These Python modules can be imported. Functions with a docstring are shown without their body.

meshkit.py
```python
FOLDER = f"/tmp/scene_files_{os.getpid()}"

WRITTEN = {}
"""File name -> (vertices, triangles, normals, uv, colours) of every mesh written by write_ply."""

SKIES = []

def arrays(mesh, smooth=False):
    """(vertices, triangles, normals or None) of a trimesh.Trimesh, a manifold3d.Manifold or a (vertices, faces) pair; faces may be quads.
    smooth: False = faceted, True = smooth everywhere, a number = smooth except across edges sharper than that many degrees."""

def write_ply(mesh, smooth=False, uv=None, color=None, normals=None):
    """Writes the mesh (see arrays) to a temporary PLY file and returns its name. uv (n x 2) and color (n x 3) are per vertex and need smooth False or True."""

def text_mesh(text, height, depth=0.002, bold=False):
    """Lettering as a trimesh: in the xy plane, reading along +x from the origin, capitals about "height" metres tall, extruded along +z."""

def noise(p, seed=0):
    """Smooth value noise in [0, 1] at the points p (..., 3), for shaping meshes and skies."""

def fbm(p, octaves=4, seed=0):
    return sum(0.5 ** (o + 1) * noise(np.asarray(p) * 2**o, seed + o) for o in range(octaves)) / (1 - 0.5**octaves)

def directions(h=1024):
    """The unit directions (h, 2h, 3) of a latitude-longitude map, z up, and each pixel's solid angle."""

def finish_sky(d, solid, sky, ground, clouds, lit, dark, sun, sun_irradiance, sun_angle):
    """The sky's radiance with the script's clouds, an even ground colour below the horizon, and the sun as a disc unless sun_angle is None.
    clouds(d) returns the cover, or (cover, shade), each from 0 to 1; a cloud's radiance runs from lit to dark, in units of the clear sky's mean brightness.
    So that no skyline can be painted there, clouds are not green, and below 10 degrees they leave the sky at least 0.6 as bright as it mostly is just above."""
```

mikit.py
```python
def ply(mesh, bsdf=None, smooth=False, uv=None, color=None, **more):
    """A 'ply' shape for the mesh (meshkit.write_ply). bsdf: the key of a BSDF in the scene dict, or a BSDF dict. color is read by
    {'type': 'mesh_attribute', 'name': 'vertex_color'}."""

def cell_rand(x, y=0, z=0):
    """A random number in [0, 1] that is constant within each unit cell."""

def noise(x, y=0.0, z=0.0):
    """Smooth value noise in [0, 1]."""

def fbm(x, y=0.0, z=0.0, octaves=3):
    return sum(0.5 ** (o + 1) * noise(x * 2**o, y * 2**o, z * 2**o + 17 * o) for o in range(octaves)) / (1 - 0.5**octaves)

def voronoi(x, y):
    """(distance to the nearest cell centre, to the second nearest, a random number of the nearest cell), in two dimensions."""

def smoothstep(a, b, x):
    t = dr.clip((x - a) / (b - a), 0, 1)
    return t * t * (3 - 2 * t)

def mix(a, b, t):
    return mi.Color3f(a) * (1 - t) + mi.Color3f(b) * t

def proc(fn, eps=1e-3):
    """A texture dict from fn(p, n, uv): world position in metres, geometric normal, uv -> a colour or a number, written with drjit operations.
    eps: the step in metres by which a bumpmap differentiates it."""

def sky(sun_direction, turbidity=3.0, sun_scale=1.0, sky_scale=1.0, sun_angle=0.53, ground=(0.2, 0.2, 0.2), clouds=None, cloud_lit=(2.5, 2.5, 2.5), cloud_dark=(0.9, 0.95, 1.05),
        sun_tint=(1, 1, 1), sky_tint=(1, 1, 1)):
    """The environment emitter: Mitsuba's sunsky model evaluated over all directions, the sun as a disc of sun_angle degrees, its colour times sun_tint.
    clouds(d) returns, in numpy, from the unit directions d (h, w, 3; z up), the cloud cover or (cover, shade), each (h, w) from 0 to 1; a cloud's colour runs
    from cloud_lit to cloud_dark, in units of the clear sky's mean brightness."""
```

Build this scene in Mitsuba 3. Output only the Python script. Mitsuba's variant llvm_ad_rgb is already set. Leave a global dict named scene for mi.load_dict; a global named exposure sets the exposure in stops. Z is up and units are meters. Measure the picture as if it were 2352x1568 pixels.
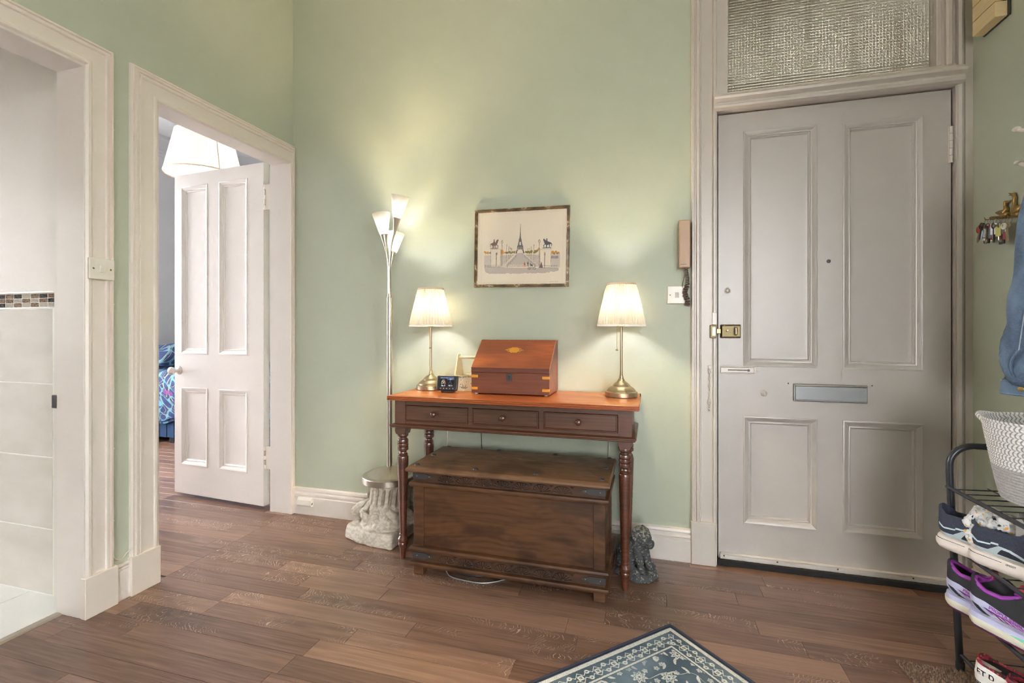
import math, random
import numpy as np, trimesh, drjit as dr, mitsuba as mi, mikit, meshkit
import manifold3d as m3
from shapely.geometry import Polygon, Point, LineString, box as sbox
from shapely.ops import unary_union
import shapely.affinity
from mikit import noise, fbm, smoothstep, mix, cell_rand, voronoi
T = mi.ScalarTransform4f
scene, labels = {}, {}
rng = random.Random(7)
npr = np.random.RandomState(7)

# ------------------------------------------------------------------ camera, sky, exposure
YAW = 0.2792                      # the camera looks 16 degrees left of the wall with the console table
exposure = -0.42
STAIR_L, TABLE_L, FLOOR_L, BED_L = (1250, 1180, 1010), (1500, 1110, 630), (3000, 2270, 1320), (60, 54, 48)
scene['camera'] = {'type': 'perspective', 'fov': math.degrees(2 * math.atan(1176 / 1102.8)), 'fov_axis': 'x', 'near_clip': 0.05, 'far_clip': 100.0,
                   'principal_point_offset_y': (784 - 756.7) / 1568,
                   'to_world': T().look_at(origin=[0, 0, 1.1], target=[-math.sin(YAW), math.cos(YAW), 1.1], up=[0, 0, 1])}
scene['sky'] = mikit.sky([-0.5, -0.4, 0.75], turbidity=3, sun_scale=0.0, sky_scale=300.0, ground=(0.35, 0.34, 0.33),
                         clouds=lambda d: (np.full(d.shape[:2], 1.0), np.clip(0.35 + 0.5 * meshkit.fbm(d * 3, 3), 0, 1)),
                         cloud_lit=(1.05, 1.05, 1.07), cloud_dark=(0.8, 0.82, 0.86))

# ------------------------------------------------------------------ helpers
def lin(r, g, b):
    return [((c / 255) / 12.92 if c / 255 <= 0.04045 else ((c / 255 + 0.055) / 1.055) ** 2.4) for c in (r, g, b)]
def rgb(c): return {'type': 'rgb', 'value': list(map(float, c))}
def mat(name, col, rough=0.5, metal=0.0, spec=0.5, coat=0.0, coat_rough=0.1, sheen=0.0, bump=None, bscale=1.0, eps=1e-3, two=True):
    d = {'type': 'principled', 'base_color': col if isinstance(col, dict) else rgb(col), 'roughness': rough if isinstance(rough, (float, dict)) else float(rough), 'metallic': float(metal), 'specular': float(spec)}
    if coat: d |= {'clearcoat': float(coat), 'clearcoat_gloss': 1.0 - coat_rough}
    if sheen: d |= {'sheen': float(sheen)}
    if bump is not None: d = {'type': 'bumpmap', 'arbitrary': mikit.proc(bump, eps), 'scale': float(bscale), 'bsdf': d}
    scene[name] = {'type': 'twosided', 'bsdf': d} if two else d
    return name
def tm(v, f): return trimesh.Trimesh(np.asarray(v, float), np.asarray(f, int), process=False)
def man(m):
    k = m.to_mesh(); return tm(k.vert_properties[:, :3], k.tri_verts)
def tom(t): return m3.Manifold(m3.Mesh(np.asarray(t.vertices, np.float32), np.asarray(t.faces, np.uint32)))
def cat(*ms):
    ms = [m for q in ms for m in (q if isinstance(q, (list, tuple)) else [q])]
    return trimesh.util.concatenate(ms) if len(ms) > 1 else ms[0]
def hull(p): return man(m3.Manifold.hull_points(np.asarray(p, float)))
def bx(x0, x1, y0, y1, z0, z1, b=0.0):
    """A box with chamfered edges of size b."""
    x0, x1 = min(x0, x1), max(x0, x1); y0, y1 = min(y0, y1), max(y0, y1); z0, z1 = min(z0, z1), max(z0, z1)
    if not b:
        m = trimesh.creation.box(extents=(x1 - x0, y1 - y0, z1 - z0)); m.apply_translation(((x0 + x1) / 2, (y0 + y1) / 2, (z0 + z1) / 2)); return m
    b = min(b, (x1 - x0) * .49, (y1 - y0) * .49, (z1 - z0) * .49)
    p = []
    for X, sx in ((x0, 1), (x1, -1)):
        for Y, sy in ((y0, 1), (y1, -1)):
            for Z, sz in ((z0, 1), (z1, -1)):
                p += [(X, Y + sy * b, Z + sz * b), (X + sx * b, Y, Z + sz * b), (X + sx * b, Y + sy * b, Z)]
    return hull(p)
def rbx(x0, x1, y0, y1, z0, z1, r, n=12):
    s = m3.Manifold.sphere(r, n)
    return man(m3.Manifold.batch_hull([s.translate((X, Y, Z)) for X in (x0 + r, x1 - r) for Y in (y0 + r, y1 - r) for Z in (z0 + r, z1 - r)]))
def lathe(prof, n=32, loc=(0, 0, 0), axis='z'):
    m = trimesh.creation.revolve(np.asarray(prof, float), sections=n)
    if axis == 'y': m.apply_transform(trimesh.transformations.rotation_matrix(-math.pi / 2, (1, 0, 0)))   # z -> +y
    if axis == '-y': m.apply_transform(trimesh.transformations.rotation_matrix(math.pi / 2, (1, 0, 0)))   # z -> -y
    if axis == 'x': m.apply_transform(trimesh.transformations.rotation_matrix(math.pi / 2, (0, 1, 0)))
    if axis == '-x': m.apply_transform(trimesh.transformations.rotation_matrix(-math.pi / 2, (0, 1, 0)))
    m.apply_translation(loc); return m
def along(m, a, b):
    """Moves a mesh built along +z from the origin so that it runs from a towards b."""
    d = np.subtract(b, a); d = d / np.linalg.norm(d)
    m = m.copy(); m.apply_transform(trimesh.geometry.align_vectors([0, 0, 1], d)); m.apply_translation(a); return m
def tube(pts, r, n=8, closed=False):
    p = np.asarray(pts, float); k = len(p); r = np.broadcast_to(np.asarray(r, float), (k,))
    t = (np.roll(p, -1, 0) - np.roll(p, 1, 0)) if closed else np.gradient(p, axis=0)
    t /= np.linalg.norm(t, axis=1, keepdims=True) + 1e-12
    a = np.cross(t[0], [0, 0, 1.0] if abs(t[0][2]) < .9 else [1.0, 0, 0]); a /= np.linalg.norm(a)
    V, ang = [], np.arange(n) * 2 * np.pi / n
    for i in range(k):
        a = a - t[i] * np.dot(a, t[i]); a /= np.linalg.norm(a) + 1e-12
        b = np.cross(t[i], a)
        V.append(p[i] + r[i] * (np.cos(ang)[:, None] * a + np.sin(ang)[:, None] * b))
    V = np.vstack(V); F = []
    for i in range(k if closed else k - 1):
        q = (i + 1) % k
        for j in range(n):
            j2 = (j + 1) % n
            F += [(i * n + j, i * n + j2, q * n + j2), (i * n + j, q * n + j2, q * n + j)]
    if not closed:
        c0, c1 = len(V), len(V) + 1; V = np.vstack([V, p[0], p[-1]])
        for j in range(n):
            F += [(c0, (j + 1) % n, j), (c1, (k - 1) * n + j, (k - 1) * n + (j + 1) % n)]
    return tm(V, F)
def spline(pts, n=40):
    from scipy.interpolate import CubicSpline
    p = np.asarray(pts, float); s = np.r_[0, np.cumsum(np.linalg.norm(np.diff(p, axis=0), axis=1))]
    return CubicSpline(s, p)(np.linspace(0, s[-1], n))
def ext(poly, depth, o=(0, 0, 0), u=(1, 0, 0), v=(0, 0, 1)):
    """A shapely polygon in the plane (u, v) at o, extruded by depth towards u x v (for u = x, v = z that is -y)."""
    geoms = getattr(poly, 'geoms', [poly])
    ms = []
    M = np.eye(4); M[:3, 0] = u; M[:3, 1] = v; M[:3, 2] = np.cross(u, v); M[:3, 3] = o
    for g in geoms:
        if g.geom_type != 'Polygon' or g.area < 1e-10: continue
        m = trimesh.creation.extrude_polygon(g, depth, engine='earcut'); m.apply_transform(M); ms.append(m)
    return cat(ms)
def nest(rings, o, u, v, closed=True, cap=False):
    """Lofts 2-D polylines of equal length, each with a height along u x v: panel mouldings, architraves, frames."""
    u, v = np.asarray(u, float), np.asarray(v, float); w = np.cross(u, v); V, F = [], []
    k = len(rings[0][0])
    for pts, hgt in rings:
        V += [np.asarray(o) + p[0] * u + p[1] * v + hgt * w for p in pts]
    for i in range(len(rings) - 1):
        for j in range(k if closed else k - 1):
            a, b, c, d = i * k + j, i * k + (j + 1) % k, (i + 1) * k + (j + 1) % k, (i + 1) * k + j
            F += [(a, b, c), (a, c, d)]
    if cap:
        i = (len(rings) - 1) * k; F += [(i, i + j, i + j + 1) for j in range(1, k - 1)]
    return tm(V, F)
def rect(x0, x1, z0, z1, d): return [(x0 + d, z0 + d), (x1 - d, z0 + d), (x1 - d, z1 - d), (x0 + d, z1 - d)]
def arch(x0, x1, zb, z1, d): return [(x1 - d, zb), (x1 - d, z1 - d), (x0 + d, z1 - d), (x0 + d, zb)]
def frame4(x0, x1, z0, z1, prof, o, u, v, cap=False): return nest([(rect(x0, x1, z0, z1, d), h) for d, h in prof], o, u, v, True, cap)
def ico(r, loc, sub=2, s=(1, 1, 1)):
    m = trimesh.creation.icosphere(subdivisions=sub, radius=1.0); m.apply_scale(np.array(s) * r); m.apply_translation(loc); return m
def ell(pts, refine=None, taubin=6):
    """A hull chain: pts = list of bones [(p, r), (q, r)], joined and smoothed into one continuous body."""
    bones = [m3.Manifold.batch_hull([m3.Manifold.sphere(r, 20).translate(tuple(map(float, p))) for p, r in b]) for b in pts]
    m = m3.Manifold.batch_boolean(bones, m3.OpType.Add)
    if refine: m = m.refine_to_length(refine)
    t = man(m); t.merge_vertices()
    if taubin: trimesh.smoothing.filter_taubin(t, iterations=taubin)
    return t
def rot(m, deg, axis=(0, 0, 1), about=(0, 0, 0)):
    m = m.copy(); m.apply_transform(trimesh.transformations.rotation_matrix(math.radians(deg), axis, about)); return m
def mv(m, *d):
    m = m.copy(); m.apply_translation(d); return m
def key(name):
    if name not in scene and name not in labels: return name
    n = 1
    while f'{name}_{n:03d}' in scene or f'{name}_{n:03d}' in labels: n += 1
    return f'{name}_{n:03d}'
def thing(name, label, category, group=None):
    k = key(name); labels[k] = {'label': label, 'category': category}
    if group: labels[k]['group'] = group
    return k
def part(parent, name, mesh, bsdf, smooth=30, label=None, kind=None, **more):
    k = key(f'{parent}__{name}' if parent else name)
    scene[k] = mesh if isinstance(mesh, dict) else mikit.ply(mesh, bsdf, smooth=smooth, **more)
    if label or kind:
        labels[k] = {}
        if label: labels[k]['label'] = label
        if kind: labels[k]['kind'] = kind
    return k
def struct(name, mesh, bsdf, label, smooth=30, category=None, **more):
    k = key(name); labels[k] = {'label': label, 'kind': 'structure'}
    if category: labels[k]['category'] = category
    if mesh is not None: scene[k] = mikit.ply(mesh, bsdf, smooth=smooth, **more)
    return k
def single(name, mesh, bsdf, label, category, group=None, smooth=30, kind=None, **more):
    k = thing(name, label, category, group); scene[k] = mikit.ply(mesh, bsdf, smooth=smooth, **more)
    if kind: labels[k]['kind'] = kind
    return k
def lamp_bulb(parent, mesh, radiance):
    k = key(f'{parent}__bulb'); scene[k] = mikit.ply(mesh, 'white_plastic', smooth=True, emitter={'type': 'area', 'radiance': rgb(radiance)})

# ------------------------------------------------------------------ materials
def f_green(p, n, uv):
    a = fbm(p.x * 1.3, p.y * 1.3, p.z * 1.3, 3)
    return mix(lin(179, 185, 167), lin(185, 191, 174), a)
mat('green_paint', mikit.proc(f_green), 0.55, spec=0.3, bump=lambda p, n, uv: 0.0012 * fbm(p.x * 9, p.y * 9, p.z * 9, 3) + 0.0002 * noise(p.x * 160, p.y * 160, p.z * 160), eps=2e-3)
mat('white_gloss', lin(228, 219, 213), 0.28, spec=0.45, bump=lambda p, n, uv: 0.00008 * noise(p.x * 70, p.y * 70, p.z * 18), eps=2e-3)
mat('white_trim', lin(230, 219, 210), 0.38, spec=0.4)
mat('frame_paint', lin(212, 203, 197), 0.32, spec=0.4)
mat('door_paint', lin(200, 193, 190), 0.32, spec=0.4, bump=lambda p, n, uv: 0.00006 * noise(p.x * 90, p.y * 90, p.z * 14), eps=2e-3)
mat('ceiling_paint', lin(236, 233, 226), 0.8)
mat('bath_paint', lin(224, 218, 213), 0.6)
mat('bed_paint', lin(208, 208, 208), 0.7)
def f_tile(p, n, uv):
    a = fbm(uv.x * 7, uv.y * 16, 0, 4)
    return mix(lin(206, 200, 191), lin(220, 215, 208), a)
mat('stone_tile', mikit.proc(f_tile), 0.6, spec=0.15)
mat('floor_tile', lin(228, 228, 226), 0.18)
mat('grout', lin(238, 237, 234), 0.8)
for nm, c1, c2 in (('mosaic_dark', (30, 29, 31), (84, 76, 72)), ('mosaic_tan', (92, 72, 58), (152, 130, 110)), ('mosaic_cream', (176, 166, 154), (194, 186, 176))):
    mat(nm, mikit.proc(lambda p, n, uv, a=lin(*c1), b=lin(*c2): mix(a, b, smoothstep(.35, .65, fbm(p.x * 160, p.y * 90, p.z * 220, 3)))), 0.8, spec=0.1)
def f_plank(p, n, uv):
    k = dr.floor(uv.x * 0.05); u = uv.x - k * 20.0; v = uv.y
    t1, t2, t3 = cell_rand(k, 3, 1), cell_rand(k, 5, 2), cell_rand(k, 9, 4)
    wob = fbm(u * 2.2, v * 9 + t1 * 30, t2 * 40, 3)
    fine = fbm(u * 7 + t3 * 50, v * 170, t1 * 20, 3)
    ring = dr.sin((v * 120 + wob * 18 + t2 * 8)) * .5 + .5
    blot = smoothstep(.52, .78, fbm(u * 2.6 + t1 * 17, v * 11 + t3 * 23, 3.3, 3))
    c = mix(lin(70, 48, 38), lin(142, 110, 90), 0.5 * fine + 0.5 * t1)
    c = mix(c, lin(90, 66, 53), 0.3 * ring * smoothstep(.35, .7, t3))
    c = mix(c, lin(62, 45, 39), 0.6 * blot * (0.25 + 0.75 * t2))
    patch = smoothstep(.5, .62, fbm(u * 3 + t2 * 31, v * 8, 9.1 + t1 * 5, 2)) * smoothstep(.45, .6, t3)
    ph = u * 62 + 5.5 * fbm(u * 9, v * 14, t1 * 9, 2) + 2.2 * dr.sin(v * 60 + t2 * 6) * noise(u * 6, 2, t3) + 1.2 * noise(u * 60, v * 90, 4)
    w = dr.abs(ph - dr.floor(ph) - 0.5) * (0.7 + noise(u * 30, v * 45, 7))
    fleck = (1 - smoothstep(0.03, 0.10, w)) * patch * smoothstep(.35, .5, noise(u * 40, v * 60, t2 * 20))
    return mix(c, lin(206, 184, 166), 0.6 * fleck)
mat('vinyl_oak', mikit.proc(f_plank), mikit.proc(lambda p, n, uv: 0.20 + 0.14 * fbm(uv.x * 5, uv.y * 60, 2, 2)), spec=0.5,
    bump=lambda p, n, uv: 0.00035 * fbm(uv.x * 12, uv.y * 190, 0, 2), eps=1.5e-3)
mat('subfloor', lin(70, 52, 43), 0.5)
def f_mahog(base, light):
    def f(p, n, uv):
        w = fbm(p.x * 2.2, p.y * 7, p.z * 7, 3)
        g = fbm(p.x * 10 + 3 * w, p.y * 150, p.z * 150, 3)
        s = smoothstep(.3, .75, fbm(p.x * 1.6 + 5, p.y * 13, p.z * 13, 3))
        return mix(mix(lin(*base), lin(*light), g), lin(*[c * .72 for c in base]), s * .5)
    return f
mat('mahogany', mikit.proc(f_mahog((58, 33, 21), (92, 55, 34))), 0.33, spec=0.5, coat=0.6, coat_rough=0.2)
mat('mahogany_top', mikit.proc(f_mahog((150, 70, 30), (194, 104, 50))), 0.30, spec=0.5, coat=0.8, coat_rough=0.15)
mat('mahogany_turned', mikit.proc(f_mahog((62, 32, 20), (92, 50, 31))), 0.24, spec=0.6, coat=1.0, coat_rough=0.1)
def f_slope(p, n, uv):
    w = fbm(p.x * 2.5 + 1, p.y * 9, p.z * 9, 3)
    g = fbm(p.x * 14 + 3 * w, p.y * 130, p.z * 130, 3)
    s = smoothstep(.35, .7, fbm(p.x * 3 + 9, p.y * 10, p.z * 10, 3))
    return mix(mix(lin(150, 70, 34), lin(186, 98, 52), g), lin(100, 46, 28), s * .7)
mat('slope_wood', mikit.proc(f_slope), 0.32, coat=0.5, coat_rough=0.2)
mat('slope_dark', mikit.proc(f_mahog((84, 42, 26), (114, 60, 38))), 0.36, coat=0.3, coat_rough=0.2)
def f_chest(base, light, dark):
    def f(p, n, uv):
        wx = fbm(p.x * 3, p.y * 5, p.z * 5, 3); wz = fbm(p.x * 2 + 7, p.y * 4, p.z * 6, 3)
        g = fbm(p.x * 8 + 3 * wz, p.y * 120, p.z * 80 + 6 * wx, 4)
        ring = dr.sin(p.z * 90 + 60 * wx + p.x * 22 + 20 * wz) * .5 + .5
        b = smoothstep(.44, .72, fbm(p.x * 8 + 5, p.y * 8, p.z * 13, 4))
        c = mix(lin(*base), lin(*light), g * .85 + ring * .09)
        return mix(c, lin(*dark), b * .6)
    return f
mat('chest_wood', mikit.proc(f_chest((50, 31, 20), (94, 61, 36), (32, 21, 15))), 0.42, spec=0.4)
mat('chest_lid', mikit.proc(f_chest((78, 54, 37), (122, 89, 62), (54, 38, 28))), 0.40, spec=0.45)
mat('chest_carved', mikit.proc(f_chest((44, 29, 20), (76, 50, 33), (30, 21, 17))), 0.5, spec=0.35)
mat('iron_black', lin(58, 56, 56), 0.45, metal=0.3)
mat('brass_antique', lin(172, 155, 128), 0.36, metal=0.9, spec=0.5)
mat('brass_bright', lin(196, 160, 90), 0.3, metal=0.9)
mat('brass_inlay', lin(206, 142, 48), 0.5)
mat('bronze_dark', lin(110, 98, 70), 0.42, metal=0.8)
mat('gold_cast', lin(152, 124, 76), 0.36, metal=0.85, bump=lambda p, n, uv: 0.0008 * noise(p.x * 300, p.y * 300, p.z * 180), eps=1e-3)
mat('steel_brushed', lin(186, 178, 166), 0.32, metal=0.95)
mat('steel_keys', lin(150, 146, 140), 0.3, metal=0.9)
mat('alu_grey', lin(150, 152, 155), 0.4, metal=0.3)
scene['shade_fabric'] = {'type': 'principledthin', 'base_color': rgb(lin(156, 142, 122)), 'roughness': 0.8, 'diff_trans': 0.9, 'spec_trans': 0.0}
scene['shade_white'] = {'type': 'principledthin', 'base_color': rgb(lin(250, 244, 240)), 'roughness': 0.8, 'diff_trans': 0.9, 'spec_trans': 0.0}
scene['shade_glass'] = {'type': 'principledthin', 'base_color': rgb(lin(196, 190, 176)), 'roughness': 0.5, 'diff_trans': 1.1, 'spec_trans': 0.0}
mat('shade_trim', lin(226, 200, 172), 0.8)
mat('white_plastic', lin(232, 226, 216), 0.3)
mat('beige_plastic', lin(178, 146, 120), 0.45)
mat('brown_plastic', lin(120, 98, 82), 0.5)
mat('black_plastic', lin(34, 34, 36), 0.35)
mat('black_metal', lin(36, 38, 42), 0.3, metal=0.2, spec=0.6)
mat('black_rubber', lin(22, 21, 21), 0.85)
mat('cord_brown', lin(84, 68, 60), 0.5)
def f_stone(a, b):
    return lambda p, n, uv: mix(lin(*a), lin(*b), smoothstep(.3, .7, fbm(p.x * 90, p.y * 90, p.z * 90, 4)))
mat('pale_stone', mikit.proc(f_stone((178, 169, 154), (204, 196, 184))), 0.9, spec=0.2, bump=lambda p, n, uv: 0.0012 * noise(p.x * 260, p.y * 260, p.z * 260) + .0008 * noise(p.x * 110, p.y * 110, p.z * 110))
mat('slab_stone', mikit.proc(f_stone((128, 124, 112), (176, 170, 156))), 0.9, spec=0.2, bump=lambda p, n, uv: 0.0022 * noise(p.x * 150, p.y * 150, p.z * 150))
def f_pig(p, n, uv):
    w = smoothstep(.5, .68, fbm(p.x * 150, p.y * 150, p.z * 150, 3) + 0.24 * smoothstep(.15, .24, p.z) - .06)
    return mix(lin(66, 68, 70), lin(150, 146, 132), w)
mat('cast_stone', mikit.proc(f_pig), 0.85, spec=0.2, bump=lambda p, n, uv: 0.0012 * noise(p.x * 240, p.y * 240, p.z * 240))
mat('cream_wood', lin(222, 208, 172), 0.55)
mat('screen_black', lin(26, 26, 30), 0.15)
mat('paper', lin(236, 222, 206), 0.7)
for nm, c in (('ink_grey', (120, 112, 112)), ('ink_pale', (212, 200, 190)), ('ink_brown', (128, 100, 92)), ('ink_dark', (84, 82, 90)), ('ink_orange', (206, 150, 74)), ('ink_olive', (146, 130, 72)), ('ink_red', (200, 92, 66)), ('ink_road', (198, 186, 178)), ('ink_blue', (132, 120, 136))):
    mat(nm, lin(*c), 0.8)
def f_frame(p, n, uv):
    w = fbm(p.x * 30, p.y * 60, p.z * 30, 4)
    return mix(mix(lin(62, 50, 36), lin(112, 86, 52), smoothstep(.3, .6, w)), lin(190, 180, 160), smoothstep(.60, .64, w) * (1 - smoothstep(.66, .70, w)))
mat('worn_frame', mikit.proc(f_frame), 0.3, coat=0.4)
mat('stair_wall', lin(228, 222, 206), 0.8)
mat('stair_dark', lin(78, 72, 62), 0.7)
mat('green_ink', lin(92, 104, 76), 0.8)
mat('label_dark', mikit.proc(lambda p, n, uv: mix(mix(lin(40, 36, 34), lin(220, 150, 60), smoothstep(.5, .53, noise(p.x * 300, p.y * 300, p.z * 120))), lin(150, 180, 70), smoothstep(.62, .65, noise(p.x * 240 + 9, p.y * 240, p.z * 160)))), 0.4)
mat('pale_blue', lin(170, 196, 206), 0.35)
mat('rug_edge', lin(44, 48, 60), 0.95)
mat('mat_dark', lin(84, 66, 56), 0.95)
mat('mat_fibre', mikit.proc(lambda p, n, uv: mix(lin(140, 112, 96), lin(214, 188, 170), cell_rand(p.x * 300, p.y * 300))), 0.9)
for nm, c, r_ in (('shoe_sole', (222, 210, 202), .7), ('shoe_ice', (190, 206, 214), .5), ('shoe_navy_dark', (30, 34, 46), .7), ('shoe_cream', (226, 222, 206), .6), ('shoe_lilac', (186, 188, 220), .5), ('shoe_purple', (156, 66, 172), .7), ('shoe_plum', (92, 36, 78), .6), ('shoe_mint', (112, 196, 160), .5), ('shoe_black', (30, 30, 34), .8), ('shoe_coral', (206, 84, 108), .7), ('shoe_white', (230, 228, 226), .5), ('shoe_taupe', (120, 108, 98), .8), ('shoe_grey', (172, 168, 164), .9), ('shoe_greydark', (110, 110, 114), .9),
                   ('red_plastic', (206, 30, 28), .3), ('tag_grey', (112, 110, 112), .2), ('tag_lime', (196, 190, 96), .3), ('dark_red', (116, 30, 48), .4), ('denim_thread', (176, 186, 200), .9)):
    mat(nm, lin(*c), r_)
mat('shoe_navy', mikit.proc(lambda p, n, uv: mix(lin(26, 30, 42), lin(50, 55, 72), noise(p.x * 700, p.y * 700, p.z * 700))), 0.8)
mat('shoe_plaid', mikit.proc(lambda p, n, uv: mix(mix(lin(34, 26, 32), lin(150, 40, 56), cell_rand(p.x * 90, p.y * 90, p.z * 70)), lin(190, 96, 80), smoothstep(.93, .95, cell_rand(p.x * 220, p.y * 220, p.z * 220)))), 0.9)
def f_cloth(p, n, uv):
    k = noise(p.x * 130, p.y * 130, p.z * 130); w = dr.abs(noise(p.x * 90 + 7, p.y * 90, p.z * 90) - .5)
    c = mix(lin(228, 226, 228), lin(96, 118, 142), (1 - smoothstep(.02, .06, w)) * smoothstep(.4, .6, k) * .8)
    return mix(c, lin(228, 172, 92), smoothstep(.80, .84, noise(p.x * 110 + 31, p.y * 110 + 5, p.z * 110)))
mat('cloth_print', mikit.proc(f_cloth), 0.9)
def f_basket(p, n, uv):
    a = dr.atan2(p.y - 1.715, p.x - 1.105); r_ = p.z / .0087; row = dr.floor(r_)
    s = a * 42 + (row - 2 * dr.floor(row * .5)) * 0.9 + (r_ - row) * 1.6 * (1 - 2 * (row - 2 * dr.floor(row * .5)))
    wv = dr.sin(s * 2) * .5 + .5
    hi = mix(lin(226, 222, 220), lin(150, 150, 154), smoothstep(.62, .8, wv)); lo = mix(lin(186, 182, 180), lin(150, 148, 150), noise(p.x * 500, p.y * 500, p.z * 500))
    return mix(lo, hi, smoothstep(.702, .712, p.z))
mat('basket_rope', mikit.proc(f_basket), 0.95)
def f_denim(p, n, uv):
    t_ = dr.sin((p.y + p.z * .7) * 2600) * .5 + .5
    a = fbm(p.x * 14, p.y * 14, p.z * 9, 4); g = noise(p.x * 420, p.y * 420, p.z * 420)
    return mix(mix(lin(50, 70, 98), lin(100, 124, 152), smoothstep(.25, .75, a)), lin(146, 162, 182), .3 * g + .12 * t_)
mat('denim', mikit.proc(f_denim), 0.9, bump=lambda p, n, uv: 0.0005 * noise(p.x * 500, p.y * 500, p.z * 500))
mat('pale_board', mikit.proc(lambda p, n, uv: mix(lin(222, 196, 148), lin(236, 214, 172), fbm(p.x * 30, p.y * 12, p.z * 120, 3))), 0.5)
def f_duvet(p, n, uv):
    x, y = p.x * 3.2 + p.z * 1.3, p.y * 2.6 - p.z * 3.4
    d1, d2, w = voronoi(x * 2.1, y * 2.1)
    a = noise(x * 7, y * 7, 3); leaf = dr.abs(dr.sin(x * 16 + 7 * fbm(x * 2, y * 2, 1, 2)) - dr.sin(y * 13 + 5 * fbm(y * 2, x * 2, 5, 2)))
    c = mix(lin(32, 42, 82), lin(47, 62, 103), a)
    c = dr.select(leaf < .35, mi.Color3f(lin(88, 131, 145)), c)
    c = dr.select((d1 < .27) & (w < .4), mix(lin(62, 124, 164), lin(111, 152, 174), dr.sin(dr.sqrt(d1) * 60) * .5 + .5), c)
    c = dr.select((d1 < .22) & (w > .72), mi.Color3f(lin(111, 53, 118)), c)
    return dr.select(dr.abs(d2 - d1 - .12) < .02, mi.Color3f(lin(152, 145, 111)), c)
mat('duvet_print', mikit.proc(f_duvet), 0.9)
mat('valance_blue', lin(32, 56, 88), 0.9)
scene['clear_glass'] = {'type': 'thindielectric', 'int_ior': 1.5}
scene['cast_glass'] = {'type': 'dielectric', 'int_ior': 1.5, 'ext_ior': 1.0}

# ------------------------------------------------------------------ the setting
YB, XR, XL, CEIL = 2.4275, 1.28, -2.075, 3.3
U, W, N_ = (1, 0, 0), (0, 0, 1), (0, -1, 0)          # on the back wall: along x, up, towards the room (x cross z = -y)
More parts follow.
